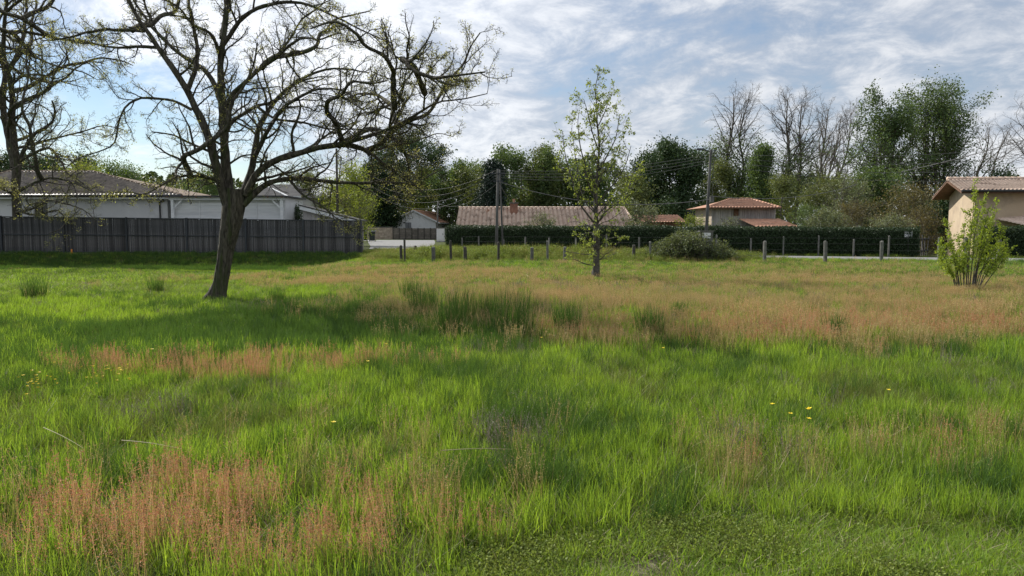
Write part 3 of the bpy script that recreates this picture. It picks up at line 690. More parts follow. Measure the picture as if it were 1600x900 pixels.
# ------------------------------------------------------------------ buildings
def gutter_line(mb, a, b, r=.06): mb.cyl(a, b, r, n=8)
def tiled(name, quad, colw, roww, mat, parent, org, amp=.035, clip=None, kind=None):
    """pantiles on the sheet quad = (eave left, eave right, ridge right, ridge left): rows step down, columns are rounded"""
    A, B, C_, D_ = [np.array(q, float) for q in quad]
    Lw = max(np.linalg.norm(B-A), np.linalg.norm(C_-D_)); Lh = np.linalg.norm((D_+C_)/2-(A+B)/2)
    nc = max(2, int(Lw/colw)); nr = max(2, int(Lh/roww)); s = np.repeat(np.arange(nr+1), 2)[1:-1].astype(float)/nr
    par = np.tile([0., 1.], nr)
    cu = np.linspace(0, 1, nc*8+1); ph = 2*np.abs(np.sin(cu*nc*np.pi))**.75-1
    n = np.cross(B-A, D_-A); n /= np.linalg.norm(n); n = n if n[2] > 0 else -n
    U, S = np.meshgrid(cu, s)
    Lp = A+(D_-A)*S[..., None]; Rp = B+(C_-B)*S[..., None]
    if clip is not None:   # keep the columns running straight down the slope, cut to the outline
        W_ = (B-A); Lp = A+(clip-A)*S[..., None]; Rp = Lp+W_
    Pn = Lp+(Rp-Lp)*U[..., None]
    rnd = np.random.RandomState(len(name)+nc).rand(nr, nc)
    jit = rnd[np.minimum((np.arange(2*nr)//2)[:, None], nr-1), np.minimum((cu*nc).astype(int), nc-1)[None]]
    Pn = Pn+n*(amp*ph[None, :, None]+(1-par[:, None, None])*.025+.012*jit[..., None])
    R_, K_ = Pn.shape[:2]; idx = np.arange(R_*K_).reshape(R_, K_)
    F = np.stack([idx[:-1, :-1], idx[:-1, 1:], idx[1:, 1:], idx[1:, :-1]], -1)
    if clip is not None:
        cen = (Pn[:-1, :-1]+Pn[1:, 1:])/2; fu = (U[:-1, :-1]+U[1:, 1:])/2*np.linalg.norm(B-A); fs = (S[:-1, :-1]+S[1:, 1:])/2
        eu = (B-A)/np.linalg.norm(B-A); l1 = np.dot(D_-clip, eu); r1 = np.dot(C_-clip, eu)
        keep = (fu >= fs*l1) & (fu <= np.linalg.norm(B-A)*(1-fs)+r1*fs); F = F[keep]
    me = mesh_np(name, Pn.reshape(-1, 3)-np.array(org), [F.reshape(-1, 4)])
    o = link(name, me, mat, parent); return o
def ridge_caps(name, a, b, mat, parent, org, r=.11, step=.4):
    a, b = Vector(a), Vector(b); n = max(1, int((b-a).length/step)); mb = MB()
    for i in range(n):
        p = a+(b-a)*(i/n); q = a+(b-a)*((i+1.12)/n); mb.cyl(p, q, r*1.12, r*.92, 8)
    mb.build(name, mat, parent, org, True)

def wall_open(mb, x0, x1, z0, z1, y, th, holes):
    """front wall in the x-z plane with rectangular holes (x0,x1,z0,z1)"""
    xs = sorted({x0, x1, *[h for o in holes for h in o[:2]]}); zs = sorted({z0, z1, *[h for o in holes for h in o[2:]]})
    for a, b in zip(xs[:-1], xs[1:]):
        for c, d in zip(zs[:-1], zs[1:]):
            mx, mz = (a+b)/2, (c+d)/2
            if any(h[0] < mx < h[1] and h[2] < mz < h[3] for h in holes): continue
            mb.box(((a+b)/2, y+th/2, (c+d)/2), ((b-a)/2, th/2, (d-c)/2))

def left_house():
    D = 50; x0, x1 = X(-90, D), X(263, D); ze = Z(305, D); org = (x1, D, 0)
    r = thing('house', org, 'white rendered single storey house with brown pantile roof behind the left of the wooden fence', 'house')
    wins = [(X(20, D), X(36, D), .9, Z(318, D)), (X(55, D), X(76, D), .05, Z(317, D)), (X(-60, D), X(-35, D), .9, Z(318, D))]
    mb = MB(); wall_open(mb, x0, x1, -.2, ze, D, .3, wins)
    mb.box(((x1-.15), D+4.5, ze/2-.1), (.15, 4.19, ze/2+.1)); mb.box(((x0+.15), D+4.5, ze/2-.1), (.15, 4.19, ze/2+.1)); mb.box(((x0+x1)/2, D+8.86, ze/2-.1), ((x1-x0)/2, .15, ze/2+.1))
    mb.build('wall', M['white_wall'], r, org)
    for a, b, c, d in wins:
        f = MB(); y = D+.10
        for q in ((a+.03, (c+d)/2, .03, (d-c)/2), (b-.03, (c+d)/2, .03, (d-c)/2)): f.box((q[0], y, q[1]), (q[2], .03, q[3]))
        for zz in (c+.03, d-.03): f.box(((a+b)/2, y, zz), ((b-a)/2-.061, .03, .03))
        f.box(((a+b)/2, y, (c+d)/2), (.02, .028, (d-c)/2-.06))
        fo = f.build('window', M['dark_metal'], r, org)
        p = MB(); p.box(((a+b)/2, y+.05, (c+d)/2), ((b-a)/2, .01, (d-c)/2)); p.build('pane', M['glass'], fo, org)
    yr = D+4.5; zr = Z(268, yr); el, er = (X(-110, D), D-.55, ze-.02), (X(291, D), D-.55, ze-.02)
    rr, rl = (X(150, yr), yr, zr), (X(20, yr), yr, zr)
    cl = np.array((el[0], yr, zr))
    tiled('roof_slope', (el, er, rr, rl), .24, .38, M['tile_brown'], r, org, clip=cl)
    back = MB(); bl, br = (el[0], D+9.5, ze-.02), (er[0], D+9.5, ze-.02)
    back.add([bl, br, rr, rl], [(0, 1, 2, 3)]); back.add([er, br, rr], [(0, 1, 2)]); back.add([el, bl, rl], [(0, 1, 2)]); back.add([(el[0], el[1], ze-.12), (er[0], er[1], ze-.12), (br[0], br[1], ze-.12), (bl[0], bl[1], ze-.12)], [(0, 1, 2, 3)])
    back.build('roof_back', M['ridge_brown'], r, org)
    ridge_caps('ridge', rl, rr, M['ridge_brown'], r, org, .09); ridge_caps('hip_ridge', er, rr, M['ridge_brown'], r, org, .09); ridge_caps('hip_ridge', el, rl, M['ridge_brown'], r, org, .09)
    g = MB(); g.cyl((el[0], D-.66, ze-.06), (er[0], D-.66, ze-.06), .085, n=8); g.build('gutter', M['gutter'], r, org, True)
    f = MB(); f.box(((el[0]+er[0])/2, D-.40, ze-.20), ((er[0]-el[0])/2-.1, .14, .07)); f.build('soffit', M['white_wood'], r, org)
    d = MB(); xp = X(252, D); d.cyl((xp+.35, D-.6, ze-.1), (xp+.30, D-.12, ze-.38), .05); d.cyl((xp+.30, D-.12, ze-.38), (xp, D-.1, ze-.45), .05); d.cyl((xp, D-.1, ze-.42), (xp, D-.1, 0), .05)
    d.build('downpipe', M['gutter'], r, org, True)
left_house()

def boarded_annex():
    D = 48.3; xa, xb = X(267, D), X(444, D); zt = Z(308, D); org = (xb, D, 0)
    r = thing('boarded_annex', org, 'white boarded annex with posts and corner braces between the tiled house and the lean-to', 'annex')
    n = 17; h = (zt-.15)/n
    for i in range(n):
        b = MB(); b.box(((xa+xb)/2, D+.25, h*(i+.5)), ((xb-xa)/2, .02+.004*(i % 2), h/2-.008)); b.build('board', M['white_wood'], r, org)
    bk = MB(); bk.box(((xa+xb)/2, D+.33, zt/2), ((xb-xa)/2, .03, zt/2-.01)); bk.box((xa+.05, D+2.4, zt/2), (.05, 2.0, zt/2)); bk.box((xb-.05, D+2.4, zt/2), (.05, 2.0, zt/2)); bk.build('wall', M['white_wall'], r, org)
    for px in (271, 441):
        p = MB(); p.box((X(px, D), D, zt/2), (.085, .085, zt/2-.1)); p.build('post', M['white_wood'], r, org)
    p = MB(); p.box(((xa+xb)/2, D, zt-.10), ((xb-xa)/2+.05, .07, .10)); p.build('beam', M['white_wood'], r, org)
    for px, s in ((271, 1), (441, -1)):
        b = MB(); x = X(px, D); b.beam((x+s*.06, D+.0, zt-.72), (x+s*.60, D+.0, zt-.20), .06, .09); b.build('brace', M['white_wood'], r, org)
    for px in (311, 400):
        b = MB(); b.box((X(px, D), D+.2, zt/2), (.035, .025, zt/2-.1)); b.build('batten', M['white_wood'], r, org)
    rf = MB(); rf.box(((xa+xb)/2, D+2.1, zt+.05), ((xb-xa)/2+.25, 2.4, .045)); rf.build('roof', M['roof_grey'], r, org)
    for i in range(9):
        x = xa+(xb-xa)*i/8; e = MB(); e.box((x, D-.33, zt+.0), (.04, .04, .05)); e.build('rafter_end', M['wood_dark'], r, org)
boarded_annex()

def grey_roof_house():
    D = 60; org = (X(430, D), D, 0); r = thing('house', org, 'house with a low grey roof behind the white boarded annex', 'house')
    A, B = X(388, D), X(474, D); ze = Z(307, D); za = Z(288, D+3)
    mb = MB(); mb.box(((A+B)/2, D+3, ze/2), ((B-A)/2-.3, 3, ze/2)); mb.build('wall', M['grey_wall'], r, org)
    rf = MB(); R1, R2 = (X(412, D+3), D+3, za), (X(462, D+3), D+3, za); c = [(A, D-.4, ze), (B, D-.4, ze), (B, D+6.4, ze), (A, D+6.4, ze)]
    rf.add(c+[R1, R2], [(0, 1, 5, 4), (1, 2, 5), (2, 3, 4, 5), (3, 0, 4), (3, 2, 1, 0)]); rf.build('roof', M['roof_grey'], r, org)
    f = MB(); f.beam((A, D-.45, ze-.06), (B, D-.45, ze-.06), .05, .14); f.beam(Vector((X(412, D+3), D+3, za+.03)), Vector((X(452, D), D-.4, ze+.03)), .16, .07); f.build('fascia', M['white_wood'], r, org)
grey_roof_house()

def lean_to():
    D = 48.6; xa, xb = X(472, D), X(556, D); org = (xa, D, 0); z1, z2 = Z(322, D), Z(345, D)
    r = thing('shed', org, 'lean-to shed with a pale roof sloping down to the right beside the fence end', 'shed')
    n = 7; za = lambda x: z1+(z2-z1)*(x-xa)/(xb-xa)
    n = 14; w = (xb-xa-.3)/n
    for i in range(n):
        x = xa+.1+w*(i+.5); h = za(x)-.22; b = MB(); b.box((x, D+.3, h/2), (w/2-.008, .02+.003*(i % 2), h/2)); b.build('plank', M['wood_grey'], r, org)
    rf = MB(); rf.prism([(xa-.1, D, z1-.02), (xb+.1, D, z2-.02), (xb+.1, D, z2+.06), (xa-.1, D, z1+.06)], (0, 3.2, 0)); rf.build('roof', M['roof_grey'], r, org)
    f = MB(); f.prism([(xa-.12, D-.05, z1-.22), (xb+.12, D-.05, z2-.22), (xb+.12, D-.05, z2+.07), (xa-.12, D-.05, z1+.07)], (0, .045, 0)); f.build('fascia', M['white_wood'], r, org)
    f = MB(); f.prism([(xa-.14, D-.075, z1+.02), (xb+.14, D-.075, z2+.02), (xb+.14, D-.075, z2+.10), (xa-.14, D-.075, z1+.10)], (0, .02, 0)); f.build('roof_edge', M['gutter'], r, org)
    s = MB(); s.box((xa+.05, D+1.6, z1/2-.1), (.05, 1.3, z1/2-.15)); s.box(((xa+xb)/2, D+2.9, z2/2-.15), ((xb-xa)/2-.1, .05, z2/2-.15)); s.build('side_wall', M['wood_grey'], r, org)
lean_to()

def white_gable_house():
    D = 112; org = (X(646, D), D, 0); r = thing('house', org, 'white gabled house with an orange tiled roof beyond the end of the road', 'house')
    A = Vector((X(612, D), D, 0)); B = Vector((X(681, D), D, 0)); d = Vector((1.6, 14, 0)); ze = Z(346, D); za = Z(328, D); Mx = (A+B)/2; up = Vector((0, 0, 1))
    w = MB(); w.prism([A-up*.3, B-up*.3, B+up*ze, Mx+up*(za-.12), A+up*ze], d); w.build('wall', M['white_wall'], r, org)
    o = Vector((.45, -.35, 0)); AA = A-Vector((.6, .35, -ze+.15)); BB = B+Vector((.6, -.35, ze-.15)); RR = Mx+Vector((0, -.35, za)); dd = d*1.06
    tiled('roof_slope', (BB, BB+dd, RR+dd, RR), .3, .42, M['tile_red'], r, org); tiled('roof_slope', (AA, AA+dd, RR+dd, RR), .3, .42, M['tile_red'], r, org)
    f = MB(); f.beam(AA-up*.08, RR-up*.08, .05, .2); f.beam(BB-up*.08, RR-up*.08, .05, .2); f.beam(BB-up*.1, BB+dd-up*.1, .1, .16); f.build('bargeboard', M['white_wood'], r, org)
    for px, hw in ((635.5, .2), (640.5, .2)):
        s = MB(); s.box((X(px, D), D-.03, Z(352, D)-.0), (hw, .025, .42)); s.build('shutter', M['shutter'], r, org)
    g = MB(); g.box((X(638, D), D-.015, Z(352, D)), (.12, .012, .42)); g.build('window', M['glass'], r, org)
    s = MB(); s.box(B+d*.35+Vector((.04, 0, 1.3)), (.03, .7, 1.1), rz=-.11); s.build('window', M['glass'], r, org)
    for t_, q in ((.35, .7), (.6, .35)):
        v = MB(); p = RR+dd*t_+(BB-RR)*q; v.cyl(p-up*.1, p+up*.35, .14); v.build('roof_vent', M['brick'], r, org)
white_gable_house()

def long_house():
    D = 66; xa, xb = X(712, D), X(990, D); g = -.95; ze = Z(356, D-.5); yr = D+4; zr = Z(325.5, yr); org = (xa, D, g)
    r = thing('house', org, 'long low house with a pale terracotta pantile roof behind the hedge', 'house')
    w = MB(); w.box(((xa+xb)/2, D+4, (ze+g)/2), ((xb-xa)/2-.3, 3.7, (ze-g)/2)); w.prism([(xa+.3, D+.3, ze), (xa+.3, D+7.7, ze), (xa+.3, yr, zr-.2)], (.25, 0, 0)); w.build('wall', M['beige_wall'], r, org)
    el, er = (xa, D-.5, ze), (xb+.3, D-.5, ze); rl, rr = (xa, yr, zr), (X(975, yr), yr, zr)
    tiled('roof_slope', (el, er, rr, rl), .38, .42, M['tile_pale'], r, org, amp=.10, clip=np.array((xa, yr, zr)))
    b = MB(); b.add([(xa, D+8.5, ze), (xb+.3, D+8.5, ze), rr, rl], [(0, 1, 2, 3)]); b.add([er, (xb+.3, D+8.5, ze), rr], [(0, 1, 2)]); b.build('roof_back', M['tile_pale'], r, org)
    ridge_caps('ridge', Vector(rl)+Vector((0, 0, .05)), Vector(rr)+Vector((0, 0, .05)), M['tile_pale'], r, org, .12, .42); ridge_caps('hip_ridge', er, rr, M['tile_pale'], r, org, .12)
    xc = X(803, yr-.9); c = MB(); c.box((xc, yr-1.0, Z(327, yr-1)), (.36, .36, .55)); ch = c.build('chimney', M['brick'], r, org)
    c = MB(); c.box((xc, yr-1.0, Z(327, yr-1)+.58), (.43, .43, .05)); c.build('chimney_cap', M['concrete'], ch, org)
    c = MB(); c.cyl((xc, yr-1.0, Z(327, yr-1)+.6), (xc, yr-1.0, Z(327, yr-1)+.95), .10, .13); c.build('chimney_pot', M['tile_red'], ch, org)
    xv = X(763, yr-1); c = MB(); zv = Z(331, yr-1); c.cyl((xv, yr-1, zv-.2), (xv, yr-1, zv+.22), .1); c.build('roof_vent', M['tile_red'], r, org)
    c = MB(); c.cyl((xv-.12, yr+.1, zr-.1), (xv-.12, yr+.1, zr+.6), .02); c.beam((xv-.35, yr+.1, zr+.52), (xv+.12, yr+.1, zr+.60), .02, .02); c.beam((xv-.12, yr-.1, zr+.40), (xv-.12, yr+.35, zr+.42), .02, .02); c.build('antenna', M['dark_metal'], r, org)
long_house()

def far_red_houses():
    D = 78; g = -.95; org = (X(1030, D), D, g)
    r = thing('house', org, 'low house with a flat brownish red roof right of the feathery green shrub', 'house')
    w = MB(); a, b = X(1005, D), X(1068, D); w.box(((a+b)/2, D+3, (Z(347, D)+g)/2), ((b-a)/2-.2, 2.8, (Z(347, D)-g)/2)); w.build('wall', M['wood_dark'], r, org)
    tiled('roof_slope', ((a-.3, D-.3, Z(347, D)), (b+.3, D-.3, Z(347, D)), (b+.3, D+4, Z(336, D+4)), (a-.3, D+4, Z(336, D+4))), .3, .42, M['tile_red'], r, org)
    D = 90; org = (X(1062, D), D, g); r = thing('house', org, 'small dark hipped roof house seen under the evergreen oak', 'house')
    a, b = X(1040, D), X(1088, D); ze = Z(336, D); w = MB(); w.box(((a+b)/2, D+3, (ze+g)/2), ((b-a)/2-.3, 2.8, (ze-g)/2)); w.build('wall', M['grey_wall'], r, org)
    rf = MB(); c = [(a, D-.4, ze), (b, D-.4, ze), (b, D+6.4, ze), (a, D+6.4, ze), (X(1054, D+3), D+3, Z(326, D+3)), (X(1074, D+3), D+3, Z(326, D+3))]
    rf.add(c, [(0, 1, 5, 4), (1, 2, 5), (2, 3, 4, 5), (3, 0, 4), (3, 2, 1, 0)]); rf.build('roof', M['roof_grey'], r, org)
    d = MB(); d.cyl((X(1055, D+3), D+2.6, Z(325, D+3)), (X(1055, D+3)-.05, D+2.45, Z(323, D+3)+.1), .42, .5, 14); d.cyl((X(1055, D+3), D+2.8, Z(329, D+3)), (X(1055, D+3), D+2.6, Z(325, D+3)), .04); d.build('satellite_dish', M['pole'], r, org)
far_red_houses()

def wooden_house():
    D = 67; g = -.95; org = (X(1166, D), D, g)
    r = thing('house', org, 'two storey house with grey vertical planks and a red hipped tile roof', 'house')
    xa, xm, xb = X(1112, D), X(1167, D), X(1212, D); ze = Z(323.5, D)
    w = MB(); w.box(((xa+xb)/2, D+3.2, (ze+g)/2), ((xb-xa)/2-.03, 3.0, (ze-g)/2)); w.build('wall', M['stone'], r, org)
    n = 16; pw = (xb-xm)/n
    for i in range(n):
        b = MB(); b.box((xm+pw*(i+.5), D+.15, (ze+1.2)/2), (pw/2-.012, .03+.01*(i % 2), (ze-1.2)/2)); b.build('plank', M['wood_grey'], r, org)
    for i in range(n):
        b = MB(); b.box((xa+(xm-xa)*(i+.5)/n, D+.16, (ze+1.2)/2), ((xm-xa)/n/2-.012, .03+.008*(i % 2), (ze-1.2)/2)); b.build('plank', M['wood_grey'], r, org)
    wd = MB(); wd.box((X(1150, D), D+.08, Z(332, D)), (.22, .03, .3)); wd.build('window', M['wood_dark'], r, org)
    a, b = (X(1105, D-1), D-.7, ze-.05), (X(1220, D-1), D-.7, ze-.05); yr = D+3.3; pk = (X(1172, yr), yr, Z(311, yr)); pl = (X(1140, yr), yr, Z(312, yr))
    cl = np.array((a[0], yr, pk[2])); tiled('roof_slope', (a, b, pk, (pl[0], pl[1], pk[2])), .28, .42, M['tile_red'], r, org, clip=cl)
    bk = MB(); b2, a2 = (b[0], D+7.2, ze-.05), (a[0], D+7.2, ze-.05); pl = (pl[0], pl[1], pk[2]); bk.add([a, b, b2, a2, pl, pk], [(1, 2, 5), (2, 3, 4, 5), (3, 0, 4), (3, 2, 1, 0)]); bk.build('roof_back', M['tile_red'], r, org)
    ridge_caps('ridge', pl, pk, M['tile_red'], r, org); ridge_caps('hip_ridge', b, pk, M['tile_red'], r, org); ridge_caps('hip_ridge', a, pl, M['tile_red'], r, org)
    gt = MB(); gt.cyl(Vector(a)+Vector((0, -.08, -.05)), Vector(b)+Vector((0, -.08, -.05)), .07); gt.build('gutter', M['wood_dark'], r, org)
    l = X(1176, D-4); rgt = X(1243, D-4); tiled('porch_roof', ((l, D-5, Z(354, D-5)), (rgt, D-5, Z(354, D-5)), (rgt, D-.1, Z(342, D-.1)), (l, D-.1, Z(342, D-.1))), .28, .42, M['tile_red'], r, org)
    w = MB(); w.box(((l+rgt)/2, D-2.4, (1.2+g)/2), ((rgt-l)/2-.2, 2.2, (1.2-g)/2)); w.build('porch_wall', M['stone'], r, org)
wooden_house()

def beige_house():
    D = 46; g = -.95; A = Vector((X(1521, D), D, 0)); org = (A.x, A.y, g)
    r = thing('house', org, 'tall beige rendered house with overhanging pantile roof at the right edge', 'house')
    d = Vector((2.3, 6.6, 0)); w = Vector((7.0, -.35, 0)); up = Vector((0, 0, 1)); ze = Z(298, D); zr = Z(280.5, D+3.3)
    m = MB(); E = A+up*ze; m.prism([A+up*g, A+d+up*g, A+d+up*(ze-.1), A+d*.5+up*(zr-.22), A+up*(ze-.0)], w); m.build('wall', M['beige_wall'], r, org)
    oh = Vector((-1.0, .03, 0)); el = A+up*ze+oh-d*.10; er = el+w+Vector((1.2, 0, 0)); rl = A+d*.5+up*zr+oh*.98; rr = rl+w+Vector((1.2, 0, 0)); bl = A+d*1.14+up*(ze-.08)+oh; br = bl+w
    tiled('roof_slope', (el, er, rr, rl), .235, .36, M['tile_pale'], r, org, amp=.045)
    tiled('roof_slope', (bl, br, rr, rl), .235, .36, M['tile_pale'], r, org, amp=.045)
    so_ = MB(); t_ = up*.09; so_.prism([el-t_, rl-t_, rl-t_*2.2, el-t_*2.2], w); so_.prism([bl-t_, rl-t_, rl-t_*2.2, bl-t_*2.2], w); so_.build('roof_boards', M['wood_dark'], r, org)
    ridge_caps('ridge', rl+up*.05, rr+up*.05, M['tile_pale'], r, org, .12)
    gt = MB(); gt.cyl(el-up*.04-d*.012, er-up*.04-d*.012, .08); gt.build('gutter', M['gutter'], r, org)
    # front wing whose verge comes down at the picture's edge, and the low lean-to roof
    a = A+Vector((5.1, -3.0, 0)); wing = MB(); wing.prism([a+up*g, a+up*(ze-.45), a+Vector((3, 0, zr+.1)), a+Vector((6, 0, ze-.4)), a+Vector((6, 0, g))], (0, 2.7, 0)); wing.build('wing_wall', M['beige_wall'], r, org)
    tiled('roof_slope', (A+Vector((4.75, -3.6, ze-.45)), A+Vector((4.75, .2, ze-.45)), A+Vector((8, .2, zr+.25)), A+Vector((8, -3.6, zr+.25))), .235, .36, M['tile_pale'], r, org, amp=.045)
    p0 = A+Vector((1.35, -2.6, Z(351, D-2.6))); p1 = A+Vector((5.2, -2.6, Z(343, D-2.6))); q0 = A+Vector((1.35, -.05, Z(345, D-2)+.15)); q1 = A+Vector((5.2, -.05, Z(335, D-2)+.15))
    tiled('porch_roof', (p0, p1, q1, q0), .235, .36, M['tile_pale'], r, org, amp=.045)
    f = MB(); f.beam(p0-up*.12, p1-up*.12, .06, .14); f.build('porch_beam', M['wood_dark'], r, org)
    for k in (0.08, .95):
        p = p0+(p1-p0)*k; c = MB(); c.box((p.x, p.y+.1, (p.z-.2+g)/2), (.08, .08, (p.z-.2-g)/2)); c.build('porch_post', M['wood_dark'], r, org)
beige_house()

# ------------------------------------------------------------------ the dark slatted fence on the left
def slat_fence():
    D = 46; ps = [-92, 2, 100, 198, 292, 384, 474, 564]
    zt = lambda px: Z(338+(px/564)*6.5, D); zb = lambda px: Z(394+(px/564)*3.0, D)
    org = (X(564, D), D, zb(564)-.1)
    r = thing('slatted_fence', org, 'long dark grey fence of vertical wooden slats in metal frames on the left', 'fence')
    for i, px in enumerate(ps):
        x = X(px, D); b = MB(); b.box((x, D-.03, (zt(px)+zb(px)-.25)/2+.02), (.05, .06, (zt(px)-zb(px)+.25)/2+.02)); b.build('post', M['dark_metal'], r, org)
    sme = []
    for k in range(6):
        b = MB(); w = .052; b.box((0, 0, 0), (w, .009, .5)); m = bpy.data.meshes.new('slat'); m.from_pydata(b.v, [], b.f); m.materials.append(M['slat']); sme.append(m)
    rng = random.Random(4)
    for a, c in zip(ps[:-1], ps[1:]):
        xa, xc = X(a, D)+.05, X(c, D)-.05
        for f in (0.0, .505, 1.0):
            za = zb(a)+(zt(a)-zb(a))*f; zc = zb(c)+(zt(c)-zb(c))*f; off = (-.02 if f == 1 else .04 if f == 0 else 0)
            b = MB(); b.beam((xa+.001, D-.02, za+off), (xc-.001, D-.02, zc+off), .05, .055); b.build('rail', M['dark_metal'], r, org)
        n = 32; w = (xc-xa)/n
        for k in range(n):
            x = xa+w*(k+.5); px = a+(c-a)*(k+.5)/n; z0, z1 = zb(px)+.03, zt(px)-.03-(.0 if rng.random() < .9 else .04)
            o = link('slat', sme[k % 6], None, r, (x-org[0], .022+rng.uniform(-.004, .004), (z0+z1)/2-org[2])); o.scale = (w/.104*rng.uniform(.86, .97), 1, (z1-z0)); o.rotation_euler = (0, rng.uniform(-.004, .004), 0)
        g = MB(); g.box(((xa+xc)/2, D+.01, (zb(a)+zb(c))/2-.16), ((xc-xa)/2, .03, .13)); g.build('gravel_board', M['concrete'], r, org)
    # returning side that runs back along the road edge
    px = 564; x = X(px, D)
    b = MB(); b.box((x-.06, D+.36, (zt(px)+zb(px))/2), (.02, .28, (zt(px)-zb(px))/2-.05)); b.build('side_panel', M['slat'], r, org)
slat_fence()
def marker():
    D = 45.6; x = X(110, D); b = MB(); b.cyl((x, D, H(x, D)-.05), (x+.01, D, H(x, D)+.26), .045, .05, 8); b.cyl((x+.01, D, H(x, D)+.26), (x+.01, D, H(x, D)+.30), .05, .02, 8)
    o = b.build('boundary_peg', M['orange'], None, (x, D, H(x, D))); tag(o, 'small orange boundary peg at the foot of the slatted fence', 'marker peg')
marker()

# ------------------------------------------------------------------ things along the far road
def stone_wall():
    D = 105; xa, xb = X(572, D), X(613, D); org = (xa, D, 0); h = 1.65
    r = thing('stone_wall', org, 'low beige stone garden wall below the dark cypresses', 'wall')
    b = MB(); b.box(((xa+xb)/2, D+.2, h/2), ((xb-xa)/2, .18, h/2)); b.build('wall_core', M['mortar'], r, org)
    rng = random.Random(9); z = .02
    while z < h-.1:
        hh = rng.uniform(.18, .3); x = xa+.02
        while x < xb-.1:
            w = min(rng.uniform(.35, .9), xb-x-.02); c = MB(); c.box((x+w/2, D, z+hh/2), (w/2-.02, .05+rng.uniform(0, .03), min(hh, h-z)/2-.02)); c.build('stone', M['stone'], r, org); x += w
        z += hh
    b = MB(); b.box(((xa+xb)/2, D+.18, h+.05), ((xb-xa)/2+.04, .27, .045)); b.build('coping', M['concrete'], r, org)
stone_wall()
def panel_fence():
    D = 101; xa, xb = X(614, D), X(692, D); n = 8; w = (xb-xa)/n; org = (xa, D, 0); h = Z(356.5, D)-.0
    r = thing('panel_fence', org, 'weathered grey brown panel fence in front of the white gabled house', 'fence')
    b = MB(); b.box(((xa+xb)/2, D+.06, h/2), ((xb-xa)/2, .015, h/2-.02)); b.build('backing', M['slat'], r, org)
    for i in range(n+1):
        b = MB(); b.box((xa+w*i, D-.02, h/2+.02), (.05, .06, h/2+.02)); b.build('post', M['post_dark'], r, org)
    for i in range(n):
        for k in range(5):
            b = MB(); b.box((xa+w*(i+.5), D, .12+(h-.12)*(k+.5)/5), (w/2-.055, .015+.006*(k % 2), (h-.12)/10-.010)); b.build('board', M['panel_wood'], r, org)
panel_fence()
def bins():
    for px, D, lab in ((581.3, 86, 'dark green wheeled bin standing at the near side of the road entrance'), (569, 88, 'dark wheeled bin half hidden beside the fence end')):
        x = X(px, D); r = thing('wheeled_bin', (x, D, 0), lab, 'bin', 'wheeled bins by the road', .15)
        o = Vector((0, 0, 0)); b = MB(); b.add([(-.28, -.30, .12), (.28, -.30, .12), (.28, .30, .12), (-.28, .30, .12), (-.36, -.40, 1.12), (.36, -.40, 1.12), (.36, .40, 1.12), (-.36, .40, 1.12)], [(0, 1, 2, 3), (4, 5, 6, 7), (0, 1, 5, 4), (1, 2, 6, 5), (2, 3, 7, 6), (3, 0, 4, 7)]); b.build('body', M['bin'], r)
        b = MB(); b.prism([(-.39, -.45, 1.13), (-.39, .43, 1.13), (-.39, .40, 1.30), (-.39, -.40, 1.20)], (.78, 0, 0)); b.build('lid', M['bin'], r)
        b = MB(); b.cyl((-.32, .46, 1.1), (.32, .46, 1.1), .025); b.build('handle', M['bin'], r)
        for s in (-1, 1):
            b = MB(); b.cyl((s*.30, .27, .12), (s*.36, .27, .12), .12, n=12); b.build('wheel', M['gutter'], r)
bins()
def cabinet():
    D = 84; x = X(688.5, D); z = 0; r = thing('utility_cabinet', (x, D, 0), 'pale grey utility cabinet beside the thin road pole at the hedge end', 'cabinet')
    b = MB(); b.box((0, 0, .80), (.44, .3, .76)); b.build('body', M['sign'], r)
    b = MB(); b.box((0, -.01, 1.59), (.50, .36, .04)); b.build('top', M['concrete'], r)
    b = MB(); b.box((0, -.315, .85), (.38, .012, .62)); d = b.build('door', M['sign'], r)
    b = MB(); b.box((.28, -.335, .9), (.03, .012, .08)); b.build('handle', M['gutter'], d)
    b = MB(); b.box((0, 0, .03), (.5, .36, .05)); b.build('plinth', M['concrete'], r)
cabinet()

def pole_obj(name, px_top, px_bot, D, top, r0, r1, mat, lab, cat, extra=None, seg=1, y2=None):
    xb = X(px_bot, D); xt = X(px_top, D); zb = H(xb, D)-.1; zt = Z(top, D); org = (xb, D, zb)
    r = thing(name, org, lab, cat); b = MB(); b.cyl((xb, D, zb), (xt, D, zt), r0, r1, 12); b.build('shaft', mat, r, org, True)
    if extra: extra(r, org, Vector((xt, D, zt)))
    return Vector((xt, D, zt))
def insul(r, org, p, side=(1, 0, 0), n=3, step=.16):
    for k in range(n):
        b = MB(); q = p+Vector((0, 0, -.12-step*k)); s = Vector(side)*.16; b.cyl(q, q+s, .018); b.cyl(q+s-Vector((0, 0, .05)), q+s+Vector((0, 0, .05)), .03, .02); b.build('insulator', M['concrete'], r, org)
def twin(r, org, p):
    D = 46.4
    b = MB(); b.cyl((org[0]+.42, D, org[2]), (p.x+.12, D, p.z-.02), .065, .045, 12); b.build('shaft', M['pole'], r, org, True)
    b = MB(); b.box(p+Vector((.0, -.05, -.28)), (.45, .04, .045)); b.box(p+Vector((.02, -.05, -.75)), (.30, .03, .035)); b.build('crossarm', M['dark_metal'], r, org)
    insul(r, org, p+Vector((0, -.12, 0)), (-1, 0, 0), 4)
PT1 = pole_obj('utility_pole', 778, 775.5, 46.2, 264, .10, .065, M['pole'], 'twin grey utility pole at the hedge before the long tiled roof', 'utility pole', twin)
